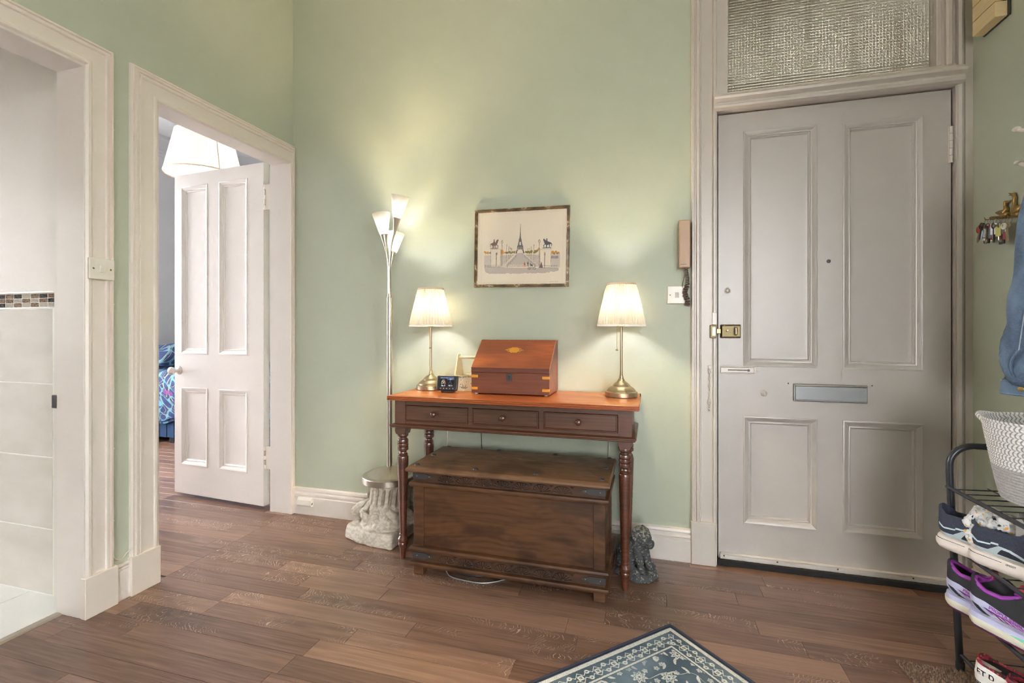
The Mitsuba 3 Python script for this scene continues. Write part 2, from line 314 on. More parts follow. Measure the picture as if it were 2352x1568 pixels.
# floor: planks of printed oak, each one a piece of its own
fl = struct('floor', bx(-5.4, 1.4, -2.6, 5.3, -0.08, -0.006), 'subfloor', 'brown wood-look plank floor running through the hall into the bedroom')
pid = 0
def plank(x0, x1, y0, y1):
    global pid
    pid += 1
    g, b = 0.0004, 0.0012
    v = [(x0 + g, y0 + g, -.006), (x1 - g, y0 + g, -.006), (x1 - g, y1 - g, -.006), (x0 + g, y1 - g, -.006), (x0 + g, y0 + g, -b * .6), (x1 - g, y0 + g, -b * .6), (x1 - g, y1 - g, -b * .6), (x0 + g, y1 - g, -b * .6),
         (x0 + b, y0 + b, 0), (x1 - b, y0 + b, 0), (x1 - b, y1 - b, 0), (x0 + b, y1 - b, 0)]
    f = []
    for i in range(2):
        for j in range(4):
            a, c = i * 4 + j, i * 4 + (j + 1) % 4; f += [(a, c, c + 4), (a, c + 4, a + 4)]
    f += [(8, 9, 10), (8, 10, 11)]
    m = tm(v, f); uv = m.vertices[:, :2] * 1.0; uv[:, 0] = (uv[:, 0] + 6) + 20.0 * pid
    part(fl, 'plank', m, 'vinyl_oak', smooth=False, uv=uv)
PW = 0.0915
def plank_rows(xa, xb, ya, yb, lens=(.55, .95)):
    r0 = round((ya - 1.27) / PW)
    y = 1.27 + PW * r0
    k = r0
    while y < yb - .005:
        q = random.Random(1000 + k)
        xs = xa; xa = -2.178 if xa == -2.075 and .40 < y < 1.30 else xa
        x = xa - q.random() * .6
        fixed = {0: -1.146, 10: -1.674, 5: -1.062, 7: -2.18, 4: -.247, 9: -.24}.get(k)
        cuts = [x]
        if fixed is not None:
            while cuts[-1] < fixed - 1.2: cuts.append(cuts[-1] + q.uniform(*lens))
            cuts.append(fixed)
        while cuts[-1] < xb: cuts.append(cuts[-1] + q.uniform(*lens))
        for a, b in zip(cuts[:-1], cuts[1:]):
            a, b = max(a, xa), min(b, xb)
            if b - a > .01: plank(a, b, max(y, ya), min(y + PW, yb))
        xa = xs; y += PW; k += 1
plank_rows(-2.075, 1.33, 0.172, 2.50)
plank_rows(-4.6, -2.075, 1.636, 3.95, (.8, 1.25))
# walls
wb = struct('wall_back', cat(bx(-2.21, 0.285, YB, 2.58, 0, CEIL), bx(.285, XR, YB, 2.58, 2.95, CEIL), bx(1.262, 1.5, YB, 2.58, 0, CEIL)), 'green_paint', 'sage green painted plaster wall behind the console table')
wl = struct('wall_left', cat(bx(-2.21, XL, -2.6, .46, 0, CEIL), bx(-2.21, XL, 1.318, 1.573, 0, CEIL), bx(-2.21, XL, 2.41, 2.58, 0, CEIL), bx(-2.21, XL, .46, 1.318, 2.118, CEIL), bx(-2.21, XL, 1.573, 2.41, 2.118, CEIL)),
            'green_paint', 'sage green painted plaster wall with two white doorways')
wr = struct('wall_right', cat(bx(XR, 1.45, .15, 2.43, 0, CEIL), bx(XR, 1.45, -2.6, -.85, 0, CEIL), bx(XR, 1.45, -.85, .15, 0, .8), bx(XR, 1.45, -.85, .15, 2.5, CEIL)), 'green_paint', 'sage green plaster wall beside the front door, with coats and keys')
wq = struct('wall_rear', cat(bx(-2.21, .1, -2.6, -2.45, 0, CEIL), bx(.1, 1.28, -2.6, -2.45, 0, .4), bx(.1, 1.28, -2.6, -2.45, 2.3, CEIL)), 'green_paint', 'sage green wall at the far end of the hall behind the camera')
ce = struct('ceiling', bx(-2.21, 1.45, -2.6, 2.58, CEIL, CEIL + .1), 'ceiling_paint', 'white hall ceiling above the picture')
# baseboards: moulded skirting with a plain face below
def skirting(x0, x1, y, name, label, flip=None):
    prof = [(0, 0), (-.020, 0), (-.020, .100), (-.015, .104), (-.015, .110), (-.019, .116), (-.018, .124), (-.012, .130), (-.012, .134), (-.016, .140), (-.014, .150), (-.006, .156), (0, .156)]
    p = Polygon(prof)
    m = ext(p, x1 - x0, (0, 0, 0), (0, 1, 0), (0, 0, 1)); m.apply_translation((x0, y, 0))
    if flip is not None: m.apply_transform(flip)
    return struct(name, m, 'white_gloss', label, smooth=20)
skirting(-2.055, .187, YB, 'baseboard_back', 'white moulded skirting board along the back wall')
R90 = trimesh.transformations.rotation_matrix(-math.pi / 2, (0, 0, 1))
skirting(-2.40, 2.4, XR, 'baseboard_right', 'white moulded skirting board behind the shoe rack', R90)
m = cat(bx(-2.075, -2.06, 1.418, 1.47, 0, .122, .002), bx(-2.075, -2.064, 1.418, 1.47, .122, .132, .002), bx(-2.075, -2.061, 1.418, 1.47, .136, .146, .002))
struct('baseboard_left', m, 'white_gloss', 'short piece of white skirting between the two left doorways')

def architrave(name, label, y0, y1, z1, y_in0, y_in1, steps, plinth_w):
    """Door surround on the left wall; y0..y1 outer edges, profile given from the outer edge inwards (offset, height)."""
    o, u, v = (XL, 0, 0), (0, 1, 0), (0, 0, 1)         # u x v = +x: towards the hall
    t = struct(name, None, None, label)
    part(t, 'casing', nest([(arch(y0, y1, .155, z1, d), h) for d, h in steps], o, u, v, False), 'white_trim', 25)
    for a, b in plinth_w: part(t, 'plinth_block', bx(XL, XL + .026, a, b, 0, .156, .002), 'white_trim', 25)
    lin_ = cat(bx(-2.21, XL + .012, y_in0 - .022, y_in0, 0, 2.12, .001), bx(-2.21, XL + .012, y_in1, y_in1 + .022, 0, 2.12, .001), bx(-2.21, XL + .012, y_in0, y_in1, 2.098, 2.12, .001))
    part(t, 'jamb_lining', lin_, 'white_gloss', 25)
    return t
prof_a = [(0, 0), (0, .014), (.004, .020), (.011, .021), (.013, .014), (.018, .014), (.021, .020), (.027, .019), (.030, .012), (.075, .012), (.078, .016), (.084, .020), (.092, .019), (.099, .012), (.101, .004), (.104, 0)]
t1 = architrave('trim_1', 'white moulded architrave round the bathroom doorway', .357, 1.407, 2.206, .461, 1.303, prof_a, [(.35, .462), (1.299, 1.418)])
prof_b = [(0, 0), (0, .010), (.005, .018), (.010, .018), (.013, .012), (.018, .021), (.026, .021), (.028, .014), (.033, .014), (.036, .019), (.042, .019), (.046, .012), (.094, .012), (.097, .017), (.104, .019), (.112, .015), (.115, .004), (.116, 0)]
t2 = struct('trim_2', None, None, 'white stepped architrave round the bedroom doorway')
o_, u_, v_ = (XL, 0, 0), (0, 1, 0), (0, 0, 1)
def bed_arch(d, right=2.4265):
    r = max(right - .0, 0) - d * .33                                   # cut narrow where it meets the back wall
    return [(r, .155), (r, 2.206 - d), (1.475 + d, 2.206 - d), (1.475 + d, .155)]
part(t2, 'casing', nest([(bed_arch(d), h) for d, h in prof_b], o_, u_, v_, False), 'white_trim', 25)
part(t2, 'plinth_block', bx(XL, XL + .026, 1.468, 1.592, 0, .160, .002), 'white_trim', 25)
part(t2, 'plinth_block', bx(XL, XL + .026, 2.384, 2.427, 0, .156, .002), 'white_trim', 25)
part(t2, 'jamb_lining', cat(bx(-2.21, XL + .012, 1.571, 1.593, 0, 2.12, .001), bx(-2.21, XL + .012, 2.39, 2.412, 0, 2.12, .001), bx(-2.21, XL + .012, 1.593, 2.39, 2.098, 2.12, .001)), 'white_gloss', 25)
# ---- bathroom behind the first doorway
wbt = struct('wall_bathroom', cat(bx(-4.3, -2.21, 1.388, 1.56, 0, 2.7), bx(-2.345, -2.212, 1.374, 1.39, 0, 2.12), bx(-4.3, -4.15, -.6, .5, 0, 2.7), bx(-4.3, -4.15, 1.02, 1.39, 0, 2.7), bx(-4.3, -4.15, .5, 1.02, 0, .9), bx(-4.3, -4.15, .5, 1.02, 2.1, 2.7), bx(-4.3, -2.21, -.7, -.6, 0, 2.7)),
             'bath_paint', 'white bathroom wall, tiled to chest height, seen through the left doorway')
struct('ceiling_bathroom', bx(-4.3, -2.21, -.7, 1.56, 2.7, 2.78), 'ceiling_paint', 'white bathroom ceiling')
def tile(parent, name, x0, x1, z0, z1, y, m_, t=.0025):
    m = bx(x0, x1, y - t, y + .004, z0, z1, .0015)
    part(parent, name, m, m_, 30 if False else False, uv=np.c_[m.vertices[:, 0] + z0 * 7, m.vertices[:, 2] + x0 * 3])
part(wbt, 'grout_bed', bx(-4.15, -2.362, 1.3815, 1.389, 0, 1.262), 'grout')
zs = [0.004, .275, .572, .876, 1.186]
for i in range(4):
    for j in range(3):
        tile(wbt, 'wall_tile', max(-4.14, -2.966 - .602 * (j - 0) + (.0 if j else 0) - (.0)), -2.365 - .602 * j, zs[i] + .0015, zs[i + 1] - .0015, 1.383, 'stone_tile')
mp = [[1, 2, 0, 1, 0, 2, 1], [0, 1, 1, 2, 1, 2, 1], [2, 2, 1, 0, 2, 0, 1]]      # leftmost last
mp = ['tdtcdtd', 'dtctctt', 'cctctcd']
mm = {'d': 'mosaic_dark', 't': 'mosaic_tan', 'c': 'mosaic_cream'}
for r in range(3):
    for j in range(24):
        z = 1.2485 - r * .0185
        ch = mp[r][j] if j < 7 else 'tdcctdcttc'[(j * 7 + r * 5) % 10]
        part(wbt, 'mosaic_tile', bx(-2.343 - .0523 * (j + 1) + .002, -2.343 - .0523 * j - .002, 1.3805, 1.386, z - .0165, z, .001), mm[ch], False)
part(wbt, 'edge_strip', cat(bx(-4.15, -2.345, 1.373, 1.39, 1.250, 1.262, .003), bx(-4.15, -2.345, 1.378, 1.39, 1.187, 1.192, .001), bx(-2.364, -2.345, 1.378, 1.39, 0, 1.19, .003)), 'white_plastic')
part(wbt, 'latch_keep', bx(-2.347, -2.315, 1.366, 1.3745, .78, .832, .001), 'iron_black', label='dark metal latch keep')
bf = struct('floor_bathroom', bx(-4.3, -2.212, -.7, 1.39, -.05, -.004), 'grout', 'pale bathroom floor tiles beyond the left doorway')
for i in range(5):
    for j in range(5):
        x0, y0 = -4.3 + .45 * i, -.7 + .45 * j + .03
        part(bf, 'floor_tile', bx(x0 + .002, min(x0 + .448, -2.215), y0 + .002, min(y0 + .448, 1.384), -.004, .003, .001), 'floor_tile', False)
part(bf, 'threshold_strip', hull([(-2.216, .462, 0), (-2.216, 1.302, 0), (-2.178, .462, 0), (-2.178, 1.302, 0), (-2.208, .462, .006), (-2.208, 1.302, .006), (-2.186, .462, .006), (-2.186, 1.302, .006)]), 'steel_brushed', label='metal threshold strip')
# ---- bedroom behind the second doorway
struct('wall_bedroom', cat(bx(-5.35, -5.2, 1.3, 1.62, 0, 3.2), bx(-5.35, -5.2, 3.2, 5.3, 0, 3.2), bx(-5.35, -5.2, 1.62, 3.2, 0, .5), bx(-5.35, -5.2, 1.62, 3.2, 2.9, 3.2),
       bx(-5.35, -2.1, 5.2, 5.3, 0, 3.2), bx(-5.35, -4.3, 1.46, 1.56, 0, 3.2), bx(-4.3, -2.21, 1.56, 1.572, 0, 3.2), bx(-4.3, -2.21, 1.46, 1.56, 2.7, 3.2), bx(-2.212, -2.1, 2.585, 5.2, 0, 3.2)), 'bed_paint', 'pale blue-grey bedroom wall glimpsed above and beside the open door')
struct('ceiling_bedroom', bx(-5.35, -2.0, 1.46, 5.3, 3.2, 3.3), 'bed_paint', 'pale bedroom ceiling')
cp = Polygon([(0, 0), (.012, 0), (.016, .03), (.03, .035), (.034, .06), (.07, .10), (.11, .135), (.115, .155), (.15, .16), (.155, .19), (0, .19)])
m = ext(cp, 3.74, (-5.2, 5.2, 3.01), (1, 0, 0), (0, 0, 1))
struct('trim_bedroom', m, 'bed_paint', 'white moulded cornice in the bedroom', smooth=25)

# ------------------------------------------------------------------ front door, its frame and transom
YD = 2.45
fr = struct('trim_3', None, None, 'white moulded frame of the front door with transom bar')
prof_f = [(0, 0), (0, .012), (.005, .024), (.012, .024), (.016, .016), (.021, .016), (.025, .030), (.034, .030), (.040, .018), (.045, .020), (.047, .012), (.072, .012), (.092, .012)]
pv = lambda x, s: [(x + s * d, h) for d, h in prof_f]
def vstrip(prof, z0, z1, y):                           # vertical moulding on the back wall: (x, height) profile
    return nest([([(x, z0), (x, z1)], h) for x, h in prof], (0, y, 0), U, W, False)
part(fr, 'casing', vstrip(pv(.188, 1) + [(.284, .008), (.287, .016), (.296, .016), (.302, .004), (.303, -.06)], .20, 2.95, YB), 'frame_paint', 25)
part(fr, 'casing', vstrip([(1.226, -.06), (1.227, -.005), (1.231, .006), (1.240, .010), (1.249, .004), (1.252, -.004), (1.254, .006), (1.283, .004)], 0, 2.95, YB), 'frame_paint', 25)
part(fr, 'plinth_block', bx(.187, .296, YB - .032, YB + .02, 0, .20, .003), 'frame_paint', 25)
part(fr, 'jamb', cat(bx(.296, .303, YB - .006, 2.58, 0, 2.12), bx(.303, .325, 2.505, 2.58, 0, 2.12), bx(1.224, 1.262, YB + .002, 2.58, 0, 2.12), bx(1.20, 1.226, 2.505, 2.58, 0, 2.12)), 'door_paint', False)
# transom bar: moulded, above the door
tb = Polygon([(0, 2.116), (.016, 2.116), (.030, 2.124), (.034, 2.133), (.026, 2.140), (.026, 2.148), (.044, 2.160), (.046, 2.170), (.034, 2.178), (.018, 2.190), (.008, 2.196), (-.005, 2.198), (-.005, 2.206), (-.06, 2.206), (-.06, 2.116)])
part(fr, 'transom_bar', ext(tb, .955, (.288, YB, 0), (0, -1, 0), (0, 0, 1)).apply_transform(np.eye(4)) if False else mv(rot(ext(tb, .955, (0, 0, 0), (0, -1, 0), (0, 0, 1)), 0), 1.243, YB, 0), 'frame_paint', 20)
part(fr, 'transom_frame', cat(bx(.288, .349, YB - .003, 2.50, 2.19, 2.96), bx(1.166, 1.25, YB + .012, 2.50, 2.19, 2.96), bx(.30, 1.25, YB + .004, 2.50, 2.19, 2.2075), bx(.30, 1.25, YB, 2.50, 2.90, 2.96)), 'frame_paint', False)
part(fr, 'beading', cat(bx(1.160, 1.178, YB + .004, YB + .05, 2.2075, 2.9, .003), bx(1.19, 1.214, YB - .008, YB + .02, 2.20, 2.95, .006), bx(.344, .352, YB + .01, YB + .05, 2.2075, 2.9, .002)), 'frame_paint', 25)
# transom window: cast glass with a raised grid of small squares
wn = struct('window_1', None, None, 'transom window of small-squared textured glass above the front door')
gx0, gx1, gz0, gz1, pit, q = .349, 1.163, 2.2065, 2.72, .0128, 8
nx, nz = int((gx1 - gx0) / pit) * q + 1, int((gz1 - gz0) / pit) * q + 1
X, Z = np.meshgrid(np.linspace(gx0, gx1, nx), np.linspace(gz0, gz1, nz))
cu, cv = ((X - gx0) / pit) % 1.0, ((Z - gz0) / pit) % 1.0
H = .0034 * np.minimum(1 - (2 * cu - 1) ** 2, 1 - (2 * cv - 1) ** 2)
V = np.vstack([np.c_[X.ravel(), (YB + .030 - H).ravel(), Z.ravel()], np.c_[X.ravel(), np.full(X.size, YB + .036), Z.ravel()]])
ii = np.arange(nx * nz).reshape(nz, nx); a, b, c, d = ii[:-1, :-1].ravel(), ii[:-1, 1:].ravel(), ii[1:, 1:].ravel(), ii[1:, :-1].ravel()
F = np.vstack([np.c_[a, b, c], np.c_[a, c, d]]); F2 = F[:, ::-1] + nx * nz
bd = np.r_[ii[0, :], ii[1:, -1], ii[-1, -2::-1], ii[-2:0, 0]]; b2 = np.roll(bd, -1)
F3 = np.vstack([np.c_[bd, bd + nx * nz, b2], np.c_[b2, bd + nx * nz, b2 + nx * nz]])
part(wn, 'pane', tm(V, np.vstack([F, F2, F3])), 'cast_glass', 40)
# stairwell behind the transom, lit by its own lamp
struct('wall_stairwell', cat(bx(-1.2, 3.2, 4.9, 5.0, 0, 5.2), bx(-1.3, -1.2, 2.58, 5.0, 0, 5.2), bx(3.2, 3.3, 2.58, 5.0, 0, 5.2), bx(-1.3, 3.3, 2.58, 5.0, 5.1, 5.2), bx(-1.3, 3.3, 2.58, 5.0, -.1, -.007), bx(1.45, 3.3, 2.48, 2.58, 0, 5.2), bx(-1.3, .30, 2.58, 2.6, 0, 5.2), bx(.285, 1.5, 2.56, 2.58, 2.95, 5.2)), 'stair_wall', 'cream stairwell seen blurred through the transom glass')
struct('trim_stairwell', cat(hull([(-1.2, y, z) for y, z in ((4.3, 3.2), (4.9, 3.2), (4.3, 3.65), (4.9, 3.65))] + [(.55, y, z) for y, z in ((4.3, 4.15), (4.9, 4.15), (4.3, 4.6), (4.9, 4.6))]), bx(-1.2, 3.2, 4.8, 4.9, 0, 3.24), bx(-1.2, 3.2, 4.3, 4.9, 4.42, 5.1), bx(3.0, 3.2, 2.6, 4.9, 0, 5.1)), 'stair_dark', 'dark stair flight, beam and dado beyond the transom')
sl = thing('ceiling_lamp', 'round ceiling lamp of the stairwell beyond the transom', 'lamp')
part(sl, 'base', lathe([(0, 0), (.1, 0), (.1, .03), (0, .03)], 24, (2.3, 3.2, 5.07)), 'white_plastic')
lamp_bulb(sl, lathe([(0, 0), (.09, .01), (.13, .05), (.135, .07), (0, .07)], 24, (2.3, 3.2, 5.0)), STAIR_L)

def moulded_door(t, stiles, rails, panels, o, u, v, w, h, thick, prof, mat_, panel_prof_name='panel'):
    """A panelled leaf in the plane (u, v) at o, front towards u x v: face pieces, and a moulded panel in every opening."""
    outer = sbox(0, 0, w, h)
    holes = [sbox(a, c, b, d) for a, b, c, d in panels]
    body = ext(outer.difference(unary_union(holes)), thick, np.asarray(o) - thick * np.cross(u, v), u, v)
    part(t, 'leaf', body, mat_, 20)
    for a, b, c, d in panels:
        k = part(t, panel_prof_name, cat(frame4(a, b, c, d, prof, o, u, v, True)), mat_, 20)
dprof = [(0, 0), (.001, .004), (.005, .005), (.014, .002), (.022, -.004), (.026, -.005), (.027, -.009), (.031, -.008), (.036, -.012), (.037, -.015), (.05, -.0165)]
d1 = struct('door_1', None, None, 'pale grey-white four-panelled front door with brass night latch and silver letter plate')
DX, DZ = .312, .012
pl = [(.419, .725, .928, 2.024), (.822, 1.122, .924, 2.016), (.419, .725, .197, .698), (.822, 1.122, .203, .698)]
moulded_door(d1, 0, 0, [(a - DX, b - DX, c - DZ, d - DZ) for a, b, c, d in pl], (DX, YD, DZ), U, W, .906, 2.098, .044, dprof, 'door_paint')
# bottom weather bar and brush
k = part(d1, 'weather_bar', cat(bx(.318, 1.212, YD - .012, YD, .024, .050, .002), bx(.318, 1.212, YD - .016, YD, .046, .054, .003)), 'white_gloss')
for x in (.335, .56, .80, 1.08): part(k, 'screw', lathe([(0, 0), (.0035, 0), (.003, .0012), (0, .0015)], 10, (x, YD - .012, .040), '-y'), 'iron_black')
part(d1, 'door_brush', bx(.306, 1.214, YD - .028, YD + .02, .0005, .0245, .002), 'black_rubber')
# night latch: body, bolt, thumb turn, snib, screws
nl = part(d1, 'night_latch', cat(bx(.320, .408, YD - .010, YD, 1.060, 1.124, .003), hull([(.326, YD - .024, 1.068), (.402, YD - .024, 1.068), (.402, YD - .024, 1.116), (.326, YD - .024, 1.116), (.321, YD - .010, 1.061), (.407, YD - .010, 1.061), (.407, YD - .010, 1.123), (.321, YD - .010, 1.123)])), 'bronze_dark', label='dull brass night latch case')
part(nl, 'thumb_turn', ell([[((.383, YD - .036, 1.080), .007), ((.383, YD - .036, 1.106), .007)]], None, 0), 'brass_antique', True)
part(nl, 'snib', lathe([(0, 0), (.006, 0), (.006, .006), (0, .008)], 16, (.348, YD - .024, 1.095), '-y'), 'brass_antique')
for x, z in ((.336, 1.117), (.336, 1.067), (.402, 1.092)): part(nl, 'screw', lathe([(0, 0), (.004, 0), (.0035, .0016), (0, .002)], 10, (x, YD - .013 if x > .4 else YD - .0165, z), '-y'), 'brass_antique')
part(nl, 'bolt', bx(.300, .321, YD - .022, YD - .006, 1.081, 1.104, .002), 'brass_bright')
kp = part(fr, 'latch_keep', cat(bx(.270, .300, YB - .020, YB + .004, 1.060, 1.122, .003)), 'bronze_dark', label='brass keep of the night latch')
part(kp, 'keep_plate', bx(.279, .296, YB - .0215, YB - .018, 1.07, 1.112, .001), 'brass_antique')
part(fr, 'filler_block', bx(.280, .300, YB - .0185, YB - .005, 1.122, 1.18, .002), 'white_gloss')
# chain slide, knob, escutcheon, spy hole, letter plate
cs = part(d1, 'chain_slide', cat(bx(.322, .46, YD - .004, YD, .892, .932, .002), hull([(.322, YD - .012, .900), (.462, YD - .012, .900), (.462, YD - .012, .922), (.322, YD - .012, .922), (.322, YD - .002, .895), (.468, YD - .002, .895), (.468, YD - .002, .929), (.322, YD - .002, .929)]), hull([(.462, YD - .005, .897), (.462, YD - .005, .926), (.488, YD - .003, .911), (.462, YD, .897), (.462, YD, .926), (.488, YD, .911)])), 'white_gloss', label='white chain slide with a dark slot')
part(cs, 'slot', cat(bx(.352, .438, YD - .0128, YD - .011, .909, .914), lathe([(0, 0), (.006, 0), (.006, .0012), (0, .0012)], 16, (.440, YD - .0116, .911), '-y')), 'black_plastic')
part(d1, 'escutcheon', cat(trimesh.creation.torus(.0115, .0022, 24, 8).apply_transform(trimesh.transformations.rotation_matrix(math.pi / 2, (1, 0, 0))).apply_translation((.352, YD - .002, 1.283)), lathe([(0, 0), (.0095, 0), (.008, .0025), (0, .004)], 20, (.352, YD, 1.283), '-y'), ico(.0032, (.352, YD - .002, 1.297), 1)), 'white_gloss', True, label='small white keyhole cover')
part(d1, 'spy_hole', lathe([(0, 0), (.0085, 0), (.0085, .0012), (0, .0014)], 20, (.768, YD, 1.405), '-y'), 'black_plastic', label='dark spy hole')
part(d1, 'knob', lathe([(0, 0), (.014, 0), (.014, .003), (.010, .006), (.009, .008), (.0085, .013), (.005, .018), (0, .019)], 24, (.507, YD, .806), '-y'), 'white_gloss', True, label='small white round knob')
lp = part(d1, 'letter_plate', bx(.626, .915, YD - .010, YD, .776, .856, .002), 'alu_grey', label='silver letter plate with hinged flap')
part(lp, 'flap', cat(bx(.632, .911, YD - .016, YD - .008, .781, .846, .002), bx(.632, .911, YD - .018, YD - .008, .779, .7875, .003)), 'alu_grey')
part(lp, 'hinge_rod', along(lathe([(0, 0), (.0035, 0), (.0035, .28), (0, .28)], 12), (.631, YD - .013, .850), (.92, YD - .013, .850)), 'steel_brushed', True)
for x in (.607, .934): part(d1, 'screw', lathe([(0, 0), (.003, 0), (.003, .001), (0, .0015)], 10, (x, YD, .855), '-y'), 'iron_black')
for z0, z1 in ((1.80, 1.953), (.31, .455)):
    hg = part(d1, 'hinge', bx(1.208, 1.2175, YD - .004, YD + .002, z0, z1, .001), 'white_gloss')
    for i in range(5):
        a = z0 + (z1 - z0) * i / 5; part(hg, 'knuckle', lathe([(0, 0), (.0062, 0), (.0062, (z1 - z0) / 5 - .0015), (0, (z1 - z0) / 5 - .0015)], 14, (1.2165, YD - .006, a)), 'white_gloss')
# door chain hanging from the frame
dc = part(fr, 'door_chain', cat(bx(.262, .276, YB - .016, YB - .011, .895, .932, .002), lathe([(0, 0), (.004, 0), (.004, .014), (0, .016)], 12, (.269, YB - .012, .918), '-y')), 'white_gloss', label='white door chain hanging down')
def link(c, r1, r2, turn, wire=.0011):
    a = np.linspace(0, 2 * math.pi, 17)[:-1]
    p = np.c_[r1 * np.cos(a), 0 * a, r2 * np.sin(a)]
    m = tube(p, wire, 6, True); m = rot(m, turn); m.apply_translation(c); return m
z = .905
for i in range(9):
    part(dc, 'link', link((.268 + .001 * (i % 2), YB - .022, z), .0042, .0098, 90 * (i % 2) + 10), 'white_gloss', True); z -= .0165
part(dc, 'link', link((.268, YB - .020, z + .002), .0062, .013, 12, .0014), 'white_gloss', True)
part(dc, 'end_stud', cat(ico(.0052, (.268, YB - .018, z - .016), 2), lathe([(0, 0), (.003, 0), (.0055, .008), (.0055, .011), (0, .012)], 12, (.268, YB - .018, z - .036))), 'white_gloss', True)

# ------------------------------------------------------------------ bedroom door, standing open into the bedroom
d2 = struct('door_2', None, None, 'white four-panelled bedroom door standing open')
hx, hy, ex, ey = -2.268, 2.402, -3.045, 2.458
L = math.hypot(ex - hx, ey - hy); du = np.array([(hx - ex) / L, (hy - ey) / L, 0])          # u runs from the free edge to the hinge
pd = [(.045, .287, .92, 2.02), (.388, .63, .92, 2.02), (.045, .287, .19, .70), (.388, .63, .19, .70)]
pd = [(a + .02, b + .02, c, d) for a, b, c, d in pd]
moulded_door(d2, 0, 0, pd, (ex, ey, .02), du, W, L, 2.102, .044, dprof, 'white_gloss')
nrm = np.cross(du, W)
kb = np.array([ex, ey, .83]) + du * .045
k = part(d2, 'knob', along(lathe([(0, 0), (.027, 0), (.027, .004), (.022, .008), (.0105, .010), (.010, .026), (.016, .032), (.024, .042), (.027, .052), (.024, .063), (.012, .069), (0, .070)], 32), kb, kb + nrm), 'white_gloss', True, label='round white door knob')
for z0, z1 in ((1.83, 1.985), (.25, .39)):
    c = np.array([hx + .012, hy + .018, 0])
    hg = part(d2, 'hinge', cat(bx(hx + .0005, hx + .0035, hy + .004, hy + .036, z0, z1, .001), bx(hx + .02, -2.2105, 2.3985, 2.4015, z0, z1, .001)), 'white_trim', label='painted butt hinge')
    n = 5
    for i in range(n):
        a = z0 + (z1 - z0) * i / n; part(hg, 'knuckle', lathe([(0, 0), (.0075, 0), (.0075, (z1 - z0) / n - .003), (0, (z1 - z0) / n - .003)], 14, (hx + .012, hy + .0, a)), 'steel_brushed' if i % 2 else 'white_trim')

# ------------------------------------------------------------------ console table
TZ = .790
ct = thing('console_table', 'long reddish mahogany console table with three drawers and turned legs against the green wall', 'table')
reed = [(0, 0), (.004, 0), (.0065, .002), (.0065, .005), (.0045, .0068), (.0045, .0076), (.007, .0096), (.007, .0125), (.0048, .0143), (.0048, .0152), (.0065, .0172), (.0065, .0198), (.003, .0215), (0, .022)]
x0, x1, y0, y1 = -1.183, -.047, 2.017, 2.408
top = nest([([(x0 - d, y0 - d), (x1 + d, y0 - d), (x1 + d, y1 + d), (x0 - d, y1 + d)], h) for d, h in [(-.3, .0)] + reed + [(-.15, .022)]], (0, 0, TZ - .022), (1, 0, 0), (0, 1, 0), True, True)
part(ct, 'tabletop', top, 'mahogany_top', 30)
fx0, fx1, fy = -1.172, -.072, 2.055                     # outer faces of the leg blocks
part(ct, 'apron', cat(bx(fx0 + .05, fx1 - .05, fy + .004, fy + .024, .742, TZ - .022), bx(fx0 + .05, fx1 - .05, fy + .004, fy + .024, .650, .665), bx(-.800, -.781, fy + .004, fy + .024, .66, .75), bx(-.468, -.447, fy + .004, fy + .024, .66, .75),
     bx(fx0 + .05, fx1 - .05, 2.375, 2.39, .650, TZ - .022), bx(fx0 + .006, fx0 + .02, fy + .05, 2.36, .650, TZ - .022), bx(fx1 - .02, fx1 - .006, fy + .05, 2.36, .650, TZ - .022), bx(fx0 + .03, fx1 - .03, fy + .02, 2.38, .648, .652)), 'mahogany', False)
mp_ = [(-.05, 0), (.012, 0), (.016, .003), (.016, .007), (.020, .010), (.018, .014), (.010, .017), (.003, .019), (-.05, .019)]
part(ct, 'moulding', nest([([(fx0 - d, fy - d), (fx1 + d, fy - d), (fx1 + d, 2.395 + d * .3), (fx0 - d, 2.395 + d * .3)], h) for d, h in mp_], (0, 0, .634), (1, 0, 0), (0, 1, 0)), 'mahogany', 25)
for a, b in ((-1.122, -.800), (-.781, -.468), (-.447, -.128)):
    a, b, c, d = a + .0015, b - .0015, .6665, .7405
    o = (0, fy + .003, 0)
    dw = part(ct, 'drawer', frame4(a, b, c, d, [(0, -.02), (0, .003), (.0015, .0045), (.004, .0045), (.0055, .002), (.006, -.002), (.03, -.002)], o, U, W, True), 'mahogany', 25)
    part(dw, 'knob', lathe([(0, 0), (.008, 0), (.0075, .004), (.0055, .007), (.0075, .011), (.0125, .015), (.0135, .020), (.0115, .025), (.006, .028), (0, .0285)], 24, ((a + b) / 2 - .004, fy + .001, .706), '-y'), 'mahogany_turned', True)
lp_ = [(0, 0), (.0105, 0), (.0115, .004), (.0165, .052), (.0185, .056), (.021, .060), (.0228, .068), (.022, .074), (.0202, .078), (.0225, .080), (.0248, .088), (.0242, .096), (.019, .104), (.0152, .109), (.0152, .111), (.0178, .114), (.0178, .119), (.0152, .122), (.016, .13),
       (.0262, .474), (.0264, .484), (.0245, .492), (.0212, .495), (.0225, .498), (.0228, .503), (.018, .507), (.0162, .513), (.019, .518), (.0252, .521), (.0264, .529), (.0252, .5365), (.022, .5385), (.0252, .5405), (.0264, .5475), (.0252, .5545), (.022, .5565), (.025, .559), (.0258, .566), (.0235, .573), (.0182, .577), (.018, .582), (.0215, .586), (.0262, .590), (.0268, .597), (.025, .604), (0, .604)]
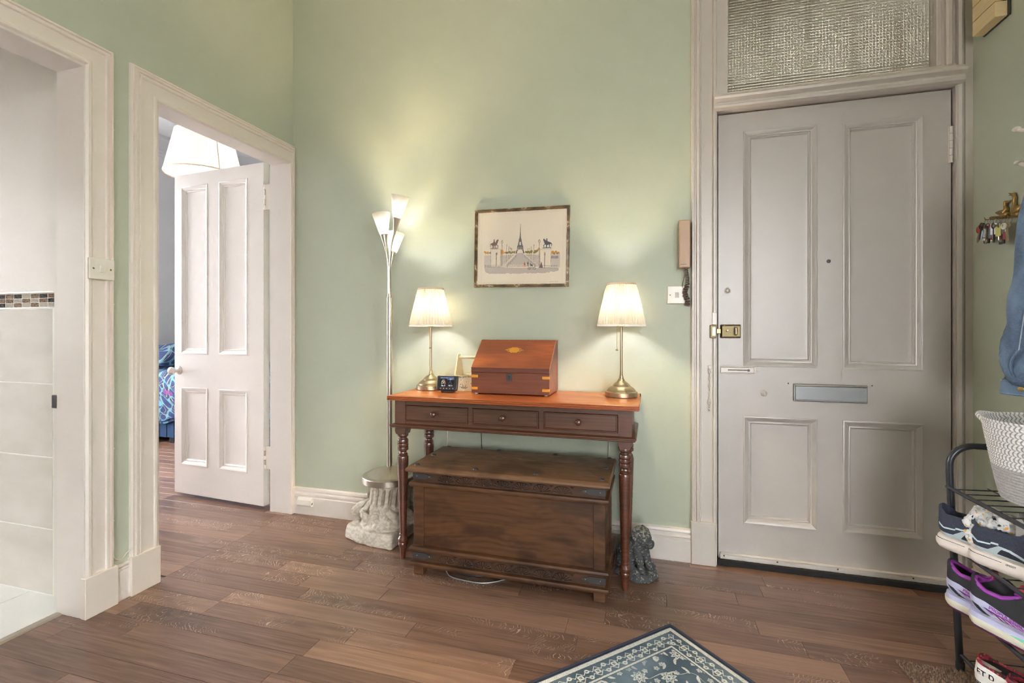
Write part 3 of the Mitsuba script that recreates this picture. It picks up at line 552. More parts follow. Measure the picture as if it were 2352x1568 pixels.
def leg_mesh(x, y):
    blk = hull([(x + sx * .0275, y + sy * .0275, z) for sx in (-1, 1) for sy in (-1, 1) for z in (.616, TZ - .022)] + [(x + sx * .02, y + sy * .0275, .600) for sx in (-1, 1) for sy in (-1, 1)] + [(x + sx * .0275, y + sy * .02, .602) for sx in (-1, 1) for sy in (-1, 1)])
    return cat(lathe(lp_, 32, (x, y, 0)), blk)
for x in (-1.1445, -.0995):
    for y in (fy + .0275, 2.367): part(ct, 'leg', leg_mesh(x, y), 'mahogany_turned', 25)

# ------------------------------------------------------------------ carved chest under the table
ch = thing('carved_chest', 'brown wooden chest with carved arch bands and iron studs under the console table', 'chest')
X0, X1, Y0, Y1 = -1.022, -.172, 1.957, 2.300
part(ch, 'body', cat(bx(X0, X0 + .049, Y0, Y0 + .03, .064, .40, .002), bx(X1 - .047, X1, Y0, Y0 + .03, .064, .40, .002), bx(X0 + .002, X0 + .02, Y0 + .02, Y1, .064, .40), bx(X1 - .02, X1 - .002, Y0 + .02, Y1, .064, .40), bx(X0, X1, Y1 - .02, Y1, .064, .40), bx(X0 + .01, X1 - .01, Y0 + .01, Y1, .060, .075)), 'chest_wood', False)
part(ch, 'front_panel', bx(X0 + .045, X1 - .043, Y0 + .009, Y0 + .022, .12, .405), 'chest_wood', False)
def rail(z0, z1, out, r):
    p = [(-.04, z0), (out - r, z0), (out - r * .3, z0 + r * .3), (out, z0 + r), (out, z1 - r), (out - r * .3, z1 - r * .3), (out - r, z1), (-.04, z1)]
    return nest([([(X0 - d, Y0 - d), (X1 + d, Y0 - d), (X1 + d, Y1 + d * .6), (X0 - d, Y1 + d * .6)], h) for d, h in p], (0, 0, 0), (1, 0, 0), (0, 1, 0))
part(ch, 'moulding', rail(.041, .063, .016, .008), 'chest_wood', 30)
part(ch, 'moulding', rail(.108, .131, .016, .010), 'chest_wood', 30)
part(ch, 'moulding', rail(.397, .420, .016, .008), 'chest_wood', 30)
for x in (X0, X1 - .047):
    for y in (Y0, Y1 - .043): part(ch, 'foot', bx(x, x + .047, y, y + .043, 0.001, .045, .002), 'chest_wood', False)
lid = nest([([(X0 - d, Y0 - d * 1.7), (X1 + d, Y0 - d * 1.7), (X1 + d, Y1 + d), (X0 - d, Y1 + d)], h) for d, h in [(-.1, 0), (.012, 0), (.019, .004), (.0225, .011), (.022, .018), (.016, .026), (.010, .028), (-.14, .028)]], (0, 0, .464), (1, 0, 0), (0, 1, 0), True, True)
part(ch, 'lid', lid, 'chest_lid', 30)
for x, y in [(-1.004, 1.957), (-.727, 1.964), (-.459, 1.972), (-.183, 1.967), (-1.006, 2.135), (-.184, 2.135), (-1.000, 2.300), (-.727, 2.298), (-.44, 2.30), (-.182, 2.300)]:
    part(ch, 'stud', lathe([(0, 0), (.0125, 0), (.0115, .003), (.008, .0055), (.003, .0068), (0, .007)], 18, (x, y, .4915)), 'iron_black', 40)
def carved_arch(cx, z0, s):
    """A fan of leaf ribs in a half round, with a bead below and a small tongue to its right."""
    R, h = .0415, .85 * s
    out = []
    for k in range(9):
        a0, a1 = math.pi * (k / 9 + .006), math.pi * ((k + 1) / 9 - .006)
        pts = []
        for t in np.linspace(a0, a1, 5): pts.append((cx + R * math.cos(t), z0 + R * h * math.sin(t)))
        rin = .014 if k not in (4,) else .021
        am = (a0 + a1) / 2
        pts += [(cx + rin * math.cos(a1), z0 + rin * h * math.sin(a1)), (cx + (rin - .004) * math.cos(am), z0 + (rin - .004) * h * math.sin(am)), (cx + rin * math.cos(a0), z0 + rin * h * math.sin(a0))]
        out.append(nest([(pts, 0), (pts, .0028), ([(px_ * .82 + .18 * np.mean([q[0] for q in pts]), pz * .82 + .18 * np.mean([q[1] for q in pts])) for px_, pz in pts], .0046)], (0, Y0, 0), U, W, True, True))
    out.append(hull([(cx - .009, Y0, z0), (cx + .009, Y0, z0), (cx, Y0, z0 + .013 * s), (cx, Y0 - .005, z0 + .004)]))
    out.append(hull([(cx + R - .016, Y0, z0 + .041 * s), (cx + R + .016, Y0, z0 + .041 * s), (cx + R, Y0, z0 + .022 * s), (cx + R, Y0 - .0045, z0 + .035 * s)]))
    return cat(out)
for z0, z1 in ((.064, .108), (.420, .464)):
    bd_ = part(ch, 'carved_band', cat(bx(X0 - .001, X1 + .001, Y0 - .0005, Y1, z0, z1)), 'chest_carved', False, label='dark carved band of seven arches')
    n = 7; xa, xb = -.905, -.303
    for i in range(n):
        part(bd_, 'carved_arch', carved_arch(xa + (xb - xa) * (i + .5) / n, z0 + .004, .92), 'chest_carved', False)
    for x, s in ((X0 - .0015, 1), (X1 + .0015, -1)):
        zc, hh = (z0 + z1) / 2 + .002, .013
        out = Polygon([(x, zc - hh), (x + s * .062, zc - hh), (x + s * .075, zc - hh * .5), (x + s * .088, zc - hh * .55), (x + s * .098, zc), (x + s * .088, zc + hh * .55), (x + s * .075, zc + hh * .5), (x + s * .062, zc + hh), (x, zc + hh)])
        part(bd_, 'iron_strap', cat(ext(out, .003, (0, Y0 - .0005, 0)), bx(x - s * .0012, x, Y0 - .003, Y0 + .07, zc - hh, zc + hh)), 'iron_black', False, label='black iron corner strap')
        for q in (.02, .08): part(bd_, 'nail', ico(.0028, (x + s * q, Y0 - .0035, zc), 1), 'steel_keys', True)
# cables behind and under the table
def cable(pts, r, m_, label, cat_='cable', n=60): return single('power_cable', tube(spline(pts, n), r, 6), m_, label, cat_)
cable([(-1.055, 2.418, .76), (-1.055, 2.418, .60), (-1.060, 2.419, .50), (-1.062, 2.418, .30), (-1.055, 2.40, .18), (-1.055, 2.39, .10), (-1.04, 2.38, .004)], .0022, 'white_plastic', 'white cable hanging under the left end of the console table')
cable([(-.872, 2.418, .76), (-.872, 2.418, .62), (-.866, 2.419, .56), (-.862, 2.418, .50), (-.86, 2.417, .3), (-.855, 2.40, .17), (-.85, 2.39, .08), (-.84, 2.38, .004)], .0022, 'black_plastic', 'thin black cable hanging between the drawers and the chest lid')
cable([(-.184, 2.418, .76), (-.188, 2.418, .62), (-.196, 2.419, .50), (-.195, 2.418, .30), (-.19, 2.40, .18), (-.19, 2.39, .1), (-.19, 2.38, .004)], .0022, 'white_plastic', 'white cable hanging under the right end of the console table')
a = np.linspace(0, 2 * math.pi, 40)
cb_ = thing('extension_reel', 'dark round extension reel lying on the floor under the chest', 'cable reel')
part(cb_, 'body', lathe([(0, 0), (.135, 0), (.14, .006), (.138, .018), (.12, .024), (.06, .026), (0, .026)], 40, (-.77, 2.135, .001)), 'black_plastic', 40)
cable([(-.90, 2.02, .030), (-.885, 2.00, .02), (-.865, 1.985, .006), (-.83, 1.968, .0035), (-.79, 1.962, .0035), (-.74, 1.958, .0035), (-.70, 1.962, .0035), (-.65, 1.985, .0035), (-.60, 2.03, .0035)], .003, 'alu_grey', 'pale cable curling on the floor under the left half of the chest')
cable([(-1.185, 2.300, .325), (-1.170, 2.285, .30), (-1.165, 2.27, .20), (-1.165, 2.26, .10), (-1.17, 2.26, .02), (-1.16, 2.29, .004), (-1.08, 2.33, .004)], .003, 'black_plastic', 'black floor lamp cable running down beside the stone capital')

# ------------------------------------------------------------------ the two table lamps
def pleated(r0, z0, r1, z1, n=88, amp=.0034, rows=6):
    V, F = [], []
    for i in range(rows):
        t = i / (rows - 1); r, z = r0 + (r1 - r0) * t, z0 + (z1 - z0) * t
        for j in range(n):
            a = 2 * math.pi * j / n
            rr = r + (amp if j % 2 else -amp) * (.7 + .6 * npr.rand() if 0 < i < rows - 1 else .35)
            V.append((rr * math.cos(a), rr * math.sin(a), z))
    for i in range(rows - 1):
        for j in range(n):
            a, b = i * n + j, i * n + (j + 1) % n; F += [(a, b, b + n), (a, b + n, a + n)]
    return tm(V, F)
def table_lamp(x, y, label, chain_deg):
    t = thing('table_lamp', label, 'lamp', 'pair of brass table lamps on the console table'); q = lambda m: mv(m, x, y, TZ)
    part(t, 'base', q(lathe([(0, .0005), (.072, .0005), (.0735, .003), (.0735, .021), (.071, .024), (.066, .0255), (.064, .030), (.058, .038), (.046, .046), (.040, .049), (.0385, .053), (.032, .061), (.022, .068), (.0155, .074), (.014, .080), (.0095, .084), (.0085, .096), (.0068, .099), (0, .099)], 48)), 'brass_antique', 30)
    part(t, 'stem', q(lathe([(0, .095), (.0058, .095), (.0058, .322), (.010, .323), (.0165, .325), (.0165, .333), (.013, .336), (.013, .385), (0, .385)], 24)), 'brass_antique', 30)
    sh = part(t, 'shade', q(pleated(.110, .3285, .0655, .521)), 'shade_fabric', False)
    for r, z, hgt in ((.1115, .326, .008), (.067, .516, .0085)):
        part(sh, 'trim_band', q(lathe([(r - .0015, z), (r, z), (r, z + hgt), (r - .0015, z + hgt), (r - .0015, z)], 64)), 'shade_trim' if z > .4 else 'shade_white', 30)
    part(sh, 'spider', q(cat([tube([(.011 * math.cos(a), .011 * math.sin(a), .384), (.04 * math.cos(a), .04 * math.sin(a), .45), (.0655 * math.cos(a), .0655 * math.sin(a), .519)], .0013, 6) for a in (.5, 2.6, 4.7)])), 'brass_antique')
    lamp_bulb(t, q(lathe([(0, .385), (.010, .385), (.012, .395), (.022, .412), (.025, .427), (.022, .441), (.012, .449), (0, .451)], 24)), TABLE_L)
    a = math.radians(chain_deg); cx, cy = .020 * math.cos(a), .020 * math.sin(a)
    pc = part(t, 'pull_chain', q(cat([ico(.0015, (cx, cy, .330 - .0038 * i), 1) for i in range(29)])), 'brass_bright', True)
    part(pc, 'ball', q(ico(.0052, (cx, cy, .2165), 2)), 'brass_antique', True)
table_lamp(-1.0975, 2.29, 'brass table lamp with lit pleated cream shade, at the left end behind the small screen', -75)
table_lamp(-.1265, 2.285, 'brass table lamp with lit pleated cream shade, right of the wooden writing box', 190)

# ------------------------------------------------------------------ floor lamp standing on the stone capital
LX, LY, LZ = -1.320, 2.258, .306
ft = thing('floor_lamp', 'tall brushed steel floor lamp with three lit glass cones, standing on the stone capital', 'lamp')
part(ft, 'base', lathe([(0, 0), (.136, 0), (.139, .003), (.139, .030), (.136, .0335), (.118, .035), (.112, .0365), (.098, .046), (.078, .0555), (.054, .064), (.03, .071), (.0165, .076), (0, .077)], 64, (LX, LY, LZ)), 'steel_brushed', 30)
part(ft, 'pole', lathe([(0, .06), (.0138, .06), (.0138, .965), (.0105, .967), (.0100, .985), (0, .985)], 24, (LX, LY, LZ)), 'steel_brushed', 30)
def cone(top, bot, r_top, label=None):
    """A glass cone on a metal cone along the line from bot (tip) to top (rim)."""
    top, bot = np.array(top), np.array(bot); h = np.linalg.norm(top - bot); ax = (top - bot) / h
    k = r_top / h; s = h * .43
    cup = part(ft, 'cup', along(lathe([(0, 0), (.005, 0), (.0065, .012), (k * s, s), (k * s - .0012, s), (.003, .02), (0, .02)], 32), bot, top), 'steel_brushed', 30)
    part(ft, 'glass_shade', along(lathe([(k * s - .0005, s - .004), (r_top, h), (r_top - .003, h), (k * s - .0035, s), (k * s - .0005, s - .004)], 40), bot, top), 'shade_glass', 30)
    b = bot + ax * (s + .016)
    lamp_bulb(ft, along(lathe([(0, 0), (.007, 0), (.010, .015), (.013, .035), (.009, .052), (0, .056)], 20), b - ax * .006, top), FLOOR_L)
    return bot
tips = [cone((-1.238, 2.225, 1.791), (-1.280, 2.238, 1.596), .0475), cone((-1.362, 2.245, 1.712), (-1.338, 2.255, 1.516), .0475), cone((-1.322, 2.325, 1.620), (-1.333, 2.290, 1.434), .0475)]
for i, tp in enumerate(tips):
    a = (-1.0, 3.2, 1.3)[i]; j = np.array([LX + .0052 * math.cos(a), LY + .0052 * math.sin(a), LZ + .97]); tp = np.array(tp)
    h = tp[2] - j[2]
    part(ft, 'arm', tube(spline([j, j + (0, 0, h * .45), j + (tp - j) * np.array([.25, .25, .75]), tp + (0, 0, .004)], 24), .0046, 8), 'steel_brushed', 40)

# ------------------------------------------------------------------ writing box, smart meter, caddy on the table
bw, bh0 = 2.178, TZ + .006
wbx = thing('writing_box', 'reddish wooden writing box with sloping lid and gold inlay on the console table', 'box')
bX0, bX1, bYb = -.829, -.445, 2.397
prof_ = Polygon([(bw, bh0), (bYb, bh0), (bYb, 1.046), (2.357, 1.046), (bw + .001, .8945)])
def side_ext(poly, x0, x1): return mv(ext(poly, x1 - x0, (0, 0, 0), (0, 1, 0), (0, 0, 1)), x0, 0, 0)
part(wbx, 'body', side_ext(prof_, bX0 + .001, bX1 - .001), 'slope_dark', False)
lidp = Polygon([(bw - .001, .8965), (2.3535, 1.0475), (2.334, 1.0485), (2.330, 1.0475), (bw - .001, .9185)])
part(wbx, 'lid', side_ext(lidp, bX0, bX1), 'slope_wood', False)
part(wbx, 'lid_front', bx(bX0 + .0005, bX1 - .0005, bw - .0018, bw - .0005, .897, .918), 'slope_dark', False)
dv = np.array([0, 2.330 - bw, 1.0475 - .9185]); dv /= np.linalg.norm(dv)
def orn():
    g = [Point(0, 0).buffer(.017)]
    for sx in (-1, 1):
        for sz in (-1, 1):
            g += [Point(sx * .011, sz * .011).buffer(.0085), Point(sx * .020, sz * .006).buffer(.0065)]
            a = np.linspace(0, 2.2, 10)
            g.append(LineString([(sx * (.030 + .006 * math.cos(t + .6)), sz * (.0035 + .0085 * math.sin(t))) for t in a]).buffer(.0016))
        g.append(Polygon([(sx * .024, -.0022), (sx * .036, -.0016), (sx * .042, -.0032), (sx * .049, 0), (sx * .042, .0032), (sx * .036, .0016), (sx * .024, .0022)]))
        g.append(Point(0, sx * .014).buffer(.0055))
    return unary_union(g)
oc = np.array([-.640, bw, .9185]) + dv * .125
part(wbx, 'inlay', ext(orn(), .0008, oc, (1, 0, 0), dv), 'brass_inlay', False, label='gold inlaid ornament')
for x, w_ in ((bX0 - .0004, .034), (bX1 + .0004, -.034)):
    for z in (.876, .818): part(wbx, 'corner_strap', bx(x, x + w_, bw - .0012, bw + .01, z - .0065, z + .0065), 'brass_inlay', False, label='dull brass corner strap')
ke = part(wbx, 'lock_plate', bx(-.653, -.623, bw - .0016, bw, .856, .892, .0005), 'iron_black', False)
part(ke, 'keyhole', cat(lathe([(0, 0), (.005, 0), (.005, .0008), (0, .0008)], 16, (-.638, bw - .0016, .878), '-y'), bx(-.6402, -.6358, bw - .0024, bw - .001, .866, .878)), 'black_plastic')
for x in (bX0 + .02, bX1 - .02):
    for y in (bw + .02, bYb - .02): part(wbx, 'foot', lathe([(0, 0), (.009, 0), (.008, .006), (0, .006)], 16, (x, y, TZ + .0003)), 'white_plastic')

sm = thing('energy_display', 'small black energy display with lit screen, between the left lamp and the writing box', 'display')
R_ = trimesh.transformations.rotation_matrix(math.radians(-13), (1, 0, 0), (0, 0, 0))
def dm(m): m = m.copy(); m.apply_transform(trimesh.transformations.rotation_matrix(math.radians(5), (0, 0, 1)) @ R_); m.apply_translation((-.958, 2.175, TZ + .012)); return m
part(sm, 'case', dm(rbx(-.0535, .0535, 0, .016, 0, .073, .006)), 'black_plastic', 30)
part(sm, 'stand', mv(bx(-.03, .03, .0, .045, 0, .011, .002), -.958, 2.175, TZ + .0003), 'black_plastic', False)
scr = part(sm, 'screen', mikit.ply(dm(bx(-.036, .036, -.0006, .0004, .019, .064)), 'screen_black'), None)
def glow(name, poly, col, y=-.0012): k = key(f'{scr}__{name}'); m_ = mat('screen_ink_' + '_'.join(f'{int(c * 100):03d}' for c in col), col, 0.4); scene[k] = mikit.ply(dm(ext(poly, .0004, (0, y, 0))), m_)
glow('header_bar', sbox(-.036, .0585, .036, .064), (.12, .22, .55)); glow('tab_bar', sbox(0, .0525, .036, .0555), (.16, .28, .62))
def ringseg(cx, cz, a0, a1, r0=.0075, r1=.0112):
    a = np.radians(np.linspace(a0, a1, 14)); return Polygon([(cx + r1 * math.cos(t), cz + r1 * math.sin(t)) for t in a] + [(cx + r0 * math.cos(t), cz + r0 * math.sin(t)) for t in a[::-1]])
for a0, a1, c in ((225, 165, (.2, .7, .4)), (164, 105, (.75, .75, .3)), (104, 40, (.85, .35, .3)), (39, -45, (.8, .25, .4))): glow('dial', ringseg(-.0185, .036, a0, a1), c)
glow('needle', LineString([(-.0215, .0345), (-.0155, .039)]).buffer(.0016), (.9, .9, 1))
dr_ = Point(.0165, .033).buffer(.0068).union(Polygon([(.0105, .036), (.0225, .036), (.0165, .0475)]))
glow('drop', dr_.difference(dr_.buffer(-.0009)), (.3, .38, .85))
for k, (x, z, wd, hh) in enumerate([(-.0185, .0235, .021, .0036), (-.0185, .0205, .014, .0018), (.0185, .0238, .022, .0034), (.0185, .0208, .015, .0018), (-.019, .0495, .017, .0022), (-.019, .0535, .008, .002), (.017, .0505, .007, .002), (.018, .0566, .011, .0022), (-.002, .061, .01, .002), (-.029, .061, .008, .002), (.029, .061, .008, .002)]):
    glow('reading', unary_union([sbox(x - wd / 2 + i * wd / 6 + .0003, z - hh / 2, x - wd / 2 + (i + 1) * wd / 6 - .0003, z + hh / 2) for i in range(6) if not (i == 3 and wd > .012)]), (.8, .85, 1))
for i in range(5): part(sm, 'button', dm(ext(Point(-.031 + .0155 * i, .0095).buffer(.0021), .0005, (0, 0, 0))), 'white_plastic', False)

cy = thing('wooden_caddy', 'cream wooden caddy with handle and painted flowers, behind the energy display', 'caddy')
c0, c1, d0, d1_ = -.952, -.838, 2.255, 2.365
part(cy, 'box', cat(bx(c0, c1, d0, d0 + .007, TZ + .0005, .868, .001), bx(c0, c1, d1_ - .007, d1_, TZ + .0005, .868, .001), bx(c0, c1, d0, d1_, TZ + .0005, TZ + .008)), 'cream_wood', False)
endp = Polygon([(d0, TZ), (d1_, TZ), (d1_, .868), (2.325, .974), (2.295, .974), (d0, .868)])
for x in (c0, c1 - .008): part(cy, 'end_board', side_ext(endp, x, x + .008), 'cream_wood', False)
part(cy, 'handle', along(lathe([(0, 0), (.0075, 0), (.0075, .105), (0, .105)], 20), (c0 + .006, 2.31, .958), (c1, 2.31, .958)), 'cream_wood', 30)
tmesh = meshkit.text_mesh('Bits and Bobs', .0105, .0005); tmesh.apply_transform(np.array([[1, 0, 0, c0 + .016], [0, 0, -1, d0 - .0002], [0, 1, 0, .853], [0, 0, 0, 1.0]]))
part(cy, 'lettering', rot(tmesh, -5, (0, 1, 0), (c0, d0, .853)), 'ink_dark', False, label='handwritten lettering')
for fx, fz, s in ((-.914, .846, 1), (-.917, .824, 1), (-.885, .838, .8), (-.86, .83, 1)):
    fl_ = part(cy, 'flower', cat([ext(Point(fx + .0075 * s * math.cos(a), fz + .0075 * s * math.sin(a)).buffer(.0032 * s, 3), .0004, (0, d0, 0)) for a in np.linspace(0, 5.4, 7)]), 'white_plastic', False)
    part(fl_, 'centre', ext(Point(fx, fz).buffer(.0036 * s, 4), .0007, (0, d0, 0)), 'ink_orange', False)
part(cy, 'leaf_print', cat([ext(Polygon([(-.898, .803), (-.898 + dx, .803 + dz), (-.898 + dx * 1.5, .803 + dz * 1.2), (-.898 + dx * .8, .803 + dz * .3)]), .0005, (0, d0, 0)) for dx, dz in ((-.014, .008), (.015, .008), (-.008, .022), (.008, .018), (.001, .03))]), 'green_ink', False)
bt = thing('bottle', 'small bottle with pale blue cap standing in the cream caddy', 'bottle')
part(bt, 'body', lathe([(0, 0), (.0135, 0), (.014, .003), (.014, .085), (.010, .092), (0, .092)], 20, (-.862, 2.312, TZ + .0085)), 'label_dark', 30)
part(bt, 'cap', lathe([(0, .091), (.0125, .091), (.0125, .122), (.010, .128), (0, .129)], 20, (-.862, 2.312, TZ + .0085)), 'pale_blue', 30)

# ------------------------------------------------------------------ framed print on the wall
pf = thing('framed_picture', 'framed street print of a tower and bridge hanging on the green wall above the table', 'picture')
PX0, PZ0, PW_, PH = -.904, 1.3265, .510, .4115
ang = math.radians(.9)
pu, pw2 = np.array([math.cos(ang), 0, -math.sin(ang)]), np.array([math.sin(ang), 0, math.cos(ang)])
po = np.array([PX0, YB - .004, PZ0])
part(pf, 'frame', frame4(0, PW_, 0, PH, [(0, -.003), (0, .010), (.002, .0135), (.005, .014), (.007, .011), (.011, .012), (.0135, .009), (.0155, .002), (.0155, -.001)], po, pu, pw2), 'worn_frame', 25)
part(pf, 'paper', ext(sbox(.012, .012, PW_ - .012, PH - .012), .002, po, pu, pw2), 'paper', False)
part(pf, 'glass', ext(sbox(.014, .014, PW_ - .014, PH - .014), .0003, po - .0062 * np.array([0, 1, 0]), pu, pw2), 'clear_glass', False)
def cpt(x, y): return (x / 1420 * PW_, (1170 - y) / 1170 * PH)      # drawing units, y down from the frame's top edge
def P(*pts): return Polygon([cpt(*p) for p in pts])
def Ln(w, *pts): return LineString([cpt(*p) for p in pts]).buffer(w / 1420 * PW_ / 2, cap_style=2)
def Dot(x, y, r, ry=None):
    from shapely import affinity
    c = cpt(x, y); return affinity.scale(Point(c).buffer(r / 1420 * PW_, 5), 1, (ry or r) / r)
def ink(name, polys, m_, lay):
    g = unary_union([p.buffer(0) for p in polys]).buffer(0)
    part(pf, name, ext(g, .0002 + .00015 * lay, po - .002 * np.array([0, 1, 0]), pu, pw2), m_, False, kind='stuff' if getattr(g, 'geoms', None) is not None and len(g.geoms) > 1 else None)
ink('sheet_edge', [Ln(2, (105, 70), (1325, 70), (1325, 1100), (105, 1100), (105, 70))], 'ink_pale', 0)
gr_ = [(150, 862), (350, 858), (470, 852), (990, 900), (1265, 905)]
q = random.Random(3)
low = [(1270 - 20 * i, 940 + 28 * math.sin(min(1, i / 12, (56 - i) / 12) * 1.5) + q.uniform(-9, 9)) for i in range(56)]
ink('ground', [P((150, 870), (440, 866), (480, 880), (960, 895), (1270, 898), *low)], 'ink_road', 1)
ink('road', [P((655, 668), (735, 668), (965, 872), (445, 872))], 'ink_road', 1)
ink('crossing', [Ln(9, (460 + 32 * i, 872), (492 + 28 * i, 836)) for i in range(15)], 'paper', 2)
tw = [P((632, 672), (640, 640), (648, 618), (748, 618), (757, 640), (766, 672), (745, 672), (740, 640), (722, 618), (698, 610), (674, 618), (656, 640), (652, 672)), P((648, 612), (656, 566), (664, 546), (680, 470), (716, 470), (732, 546), (741, 566), (749, 612)), P((683, 466), (692, 380), (696, 262), (701, 262), (704, 380), (713, 466)), Ln(4, (698, 236), (698, 270)), P((652, 560), (744, 560), (746, 570), (650, 570)), P((676, 462), (720, 462), (721, 472), (675, 472))]
ink('tower', [unary_union([t.buffer(0) for t in tw]).difference(unary_union([P((684, 548), (690, 500), (706, 500), (713, 548)), *[Ln(3, (660 + 12 * i, 610), (668 + 9 * i, 575)) for i in range(7)], *[Ln(1.5, (690, 300 + 22 * i), (708, 300 + 22 * i)) for i in range(7)]]))], 'ink_grey', 2)
for m_, pts in (('ink_orange', [(160, 645, 22), (200, 650, 18), (422, 640, 32), (410, 660, 24), (470, 655, 18), (1180, 672, 26), (1225, 668, 22), (1268, 680, 18), (975, 620, 22)]), ('ink_olive', [(235, 655, 16), (500, 660, 20), (540, 650, 22), (580, 655, 20), (610, 650, 18), (790, 660, 20), (830, 655, 24), (870, 650, 26), (915, 655, 24), (950, 650, 22), (1205, 690, 16), (1250, 690, 16)])):
    ink('trees', [Dot(x + q.uniform(-r, r) * .6, y + q.uniform(-r, r) * .5, r * .55, r * .6) for x, y, r in pts for _ in range(5)], m_, 2)
ink('parapet', [P((150, 690), (255, 688), (255, 868), (150, 868)), P((1156, 700), (1290, 700), (1285, 890), (1156, 890)), P((405, 690), (610, 690), (460, 850), (405, 858)), P((770, 690), (1000, 700), (1000, 880), (960, 870))], 'ink_pale', 1)
ink('pedestal', [P((253, 600), (403, 600), (403, 866), (253, 866)), P((247, 586), (410, 586), (404, 602), (253, 602)), P((998, 620), (1158, 620), (1158, 892), (998, 892)), P((990, 602), (1165, 602), (1160, 620), (997, 620))], 'paper', 3)
ink('pedestal_line', [Ln(3, (253, 600), (253, 866), (403, 866), (403, 600), (253, 600)), Ln(3, (998, 620), (998, 892), (1158, 892), (1158, 620), (998, 620)), Ln(2, (150, 868), (440, 866)), Ln(2, (970, 896), (1265, 900)), *[Ln(2, (405, 715 + 28 * i), (610 - 32 * i, 692 + 24 * i)) for i in range(5)], *[Ln(2, (1000, 730 + 28 * i), (790 + 38 * i, 695 + 30 * i)) for i in range(5)]], 'ink_grey', 4)
def horse(x, y, s): return [Dot(x, y, 38, 24), Dot(x + 34 * s, y - 28, 16, 24), Dot(x + 48 * s, y - 52, 12, 15), Dot(x - 30 * s, y + 2, 24, 20), Ln(9, (x + 26 * s, y + 10), (x + 54 * s, y + 30), (x + 46 * s, y + 56)), Ln(10, (x + 14 * s, y + 10), (x + 16 * s, y + 66)), Ln(10, (x - 30 * s, y + 10), (x - 36 * s, y + 66)), Ln(8, (x - 52 * s, y - 8), (x - 66 * s, y + 14), (x - 60 * s, y + 44)), Dot(x - 8, y - 10, 13, 44), Dot(x - 8, y - 58, 9, 11), Ln(10, (x - 66, y + 66), (x + 60, y + 66)), Ln(14, (x - 12, y + 20), (x - 12, y + 64))]
ink('statue', horse(308, 520, 1), 'ink_brown', 4); ink('statue', horse(1100, 535, -1), 'ink_dark', 4)
def lamp_post(x, y0, y1, r): return [Ln(5 if r > 10 else 3, (x, y0), (x, y1)), Dot(x, y0 - r, r, r * 1.25).difference(Dot(x, y0 - r, r * .7, r * .9)), Ln(r * .8, (x - r * .4, y0 - 2.3 * r), (x + r * .4, y0 - 2.3 * r))]
ink('street_lamp', lamp_post(423, 510, 855, 15) + lamp_post(984, 520, 892, 16) + [g for i, (x, y) in enumerate([(495, 555), (530, 580), (555, 600), (572, 612), (905, 570), (865, 595), (838, 612), (815, 622)]) for g in lamp_post(x, y, 800 - 40 * (i % 4), 7)] + [Ln(9, (338, 655), (338, 860)), Ln(9, (1065, 670), (1065, 885)), *[Ln(6, (330, 656 + 12 * i), (356, 656 + 12 * i)) for i in range(3)], *[Ln(6, (1052, 672 + 14 * i), (1078, 672 + 14 * i)) for i in range(3)], P((985, 890), (1020, 800), (1040, 890))], 'ink_brown', 5)
ink('railing', [Ln(3, (160, 838), (405, 838)), Ln(3, (1000, 860), (1262, 862)), *[Ln(3, (165 + 24 * i, 838), (172 + 24 * i, 864)) for i in range(10)], *[Ln(3, (1010 + 25 * i, 860), (1018 + 25 * i, 890)) for i in range(10)], *[Ln(9, (1160 + 16 * i, 720), (1160 + 16 * i, 760)) for i in range(7)], *[Ln(5, (640 - 26 * i, 700 + 26 * i), (632 - 26 * i, 730 + 30 * i)) for i in range(6)], *[Ln(5, (770 + 30 * i, 700 + 26 * i), (778 + 30 * i, 735 + 28 * i)) for i in range(6)]], 'ink_blue', 5)
ink('walker', [Dot(768, 806, 5), P((758, 815), (778, 815), (780, 845), (760, 845)), Ln(5, (764, 845), (758, 872)), Ln(5, (774, 845), (784, 870))], 'ink_red', 6)
ink('cyclist', [Dot(820, 800, 5), P((810, 808), (828, 808), (826, 838), (812, 838)), Ln(5, (815, 838), (812, 862)), Ln(5, (824, 838), (832, 860)), Dot(858, 826, 7), P((850, 836), (888, 840), (892, 866), (862, 860)), Dot(838, 900, 20).difference(Dot(838, 900, 16)), Dot(914, 898, 20).difference(Dot(914, 898, 16)), Ln(4, (838, 900), (868, 876), (914, 898)), Ln(4, (868, 876), (880, 912))], 'ink_dark', 6)
ink('signature', [Ln(2, (215 + 12 * i, 965 + q.uniform(-4, 4)), (224 + 12 * i, 966)) for i in range(20)] + [Ln(3, (1140 + 9 * i, 1098 + q.uniform(-2, 2)), (1147 + 9 * i, 1098)) for i in range(14)], 'ink_grey', 3)

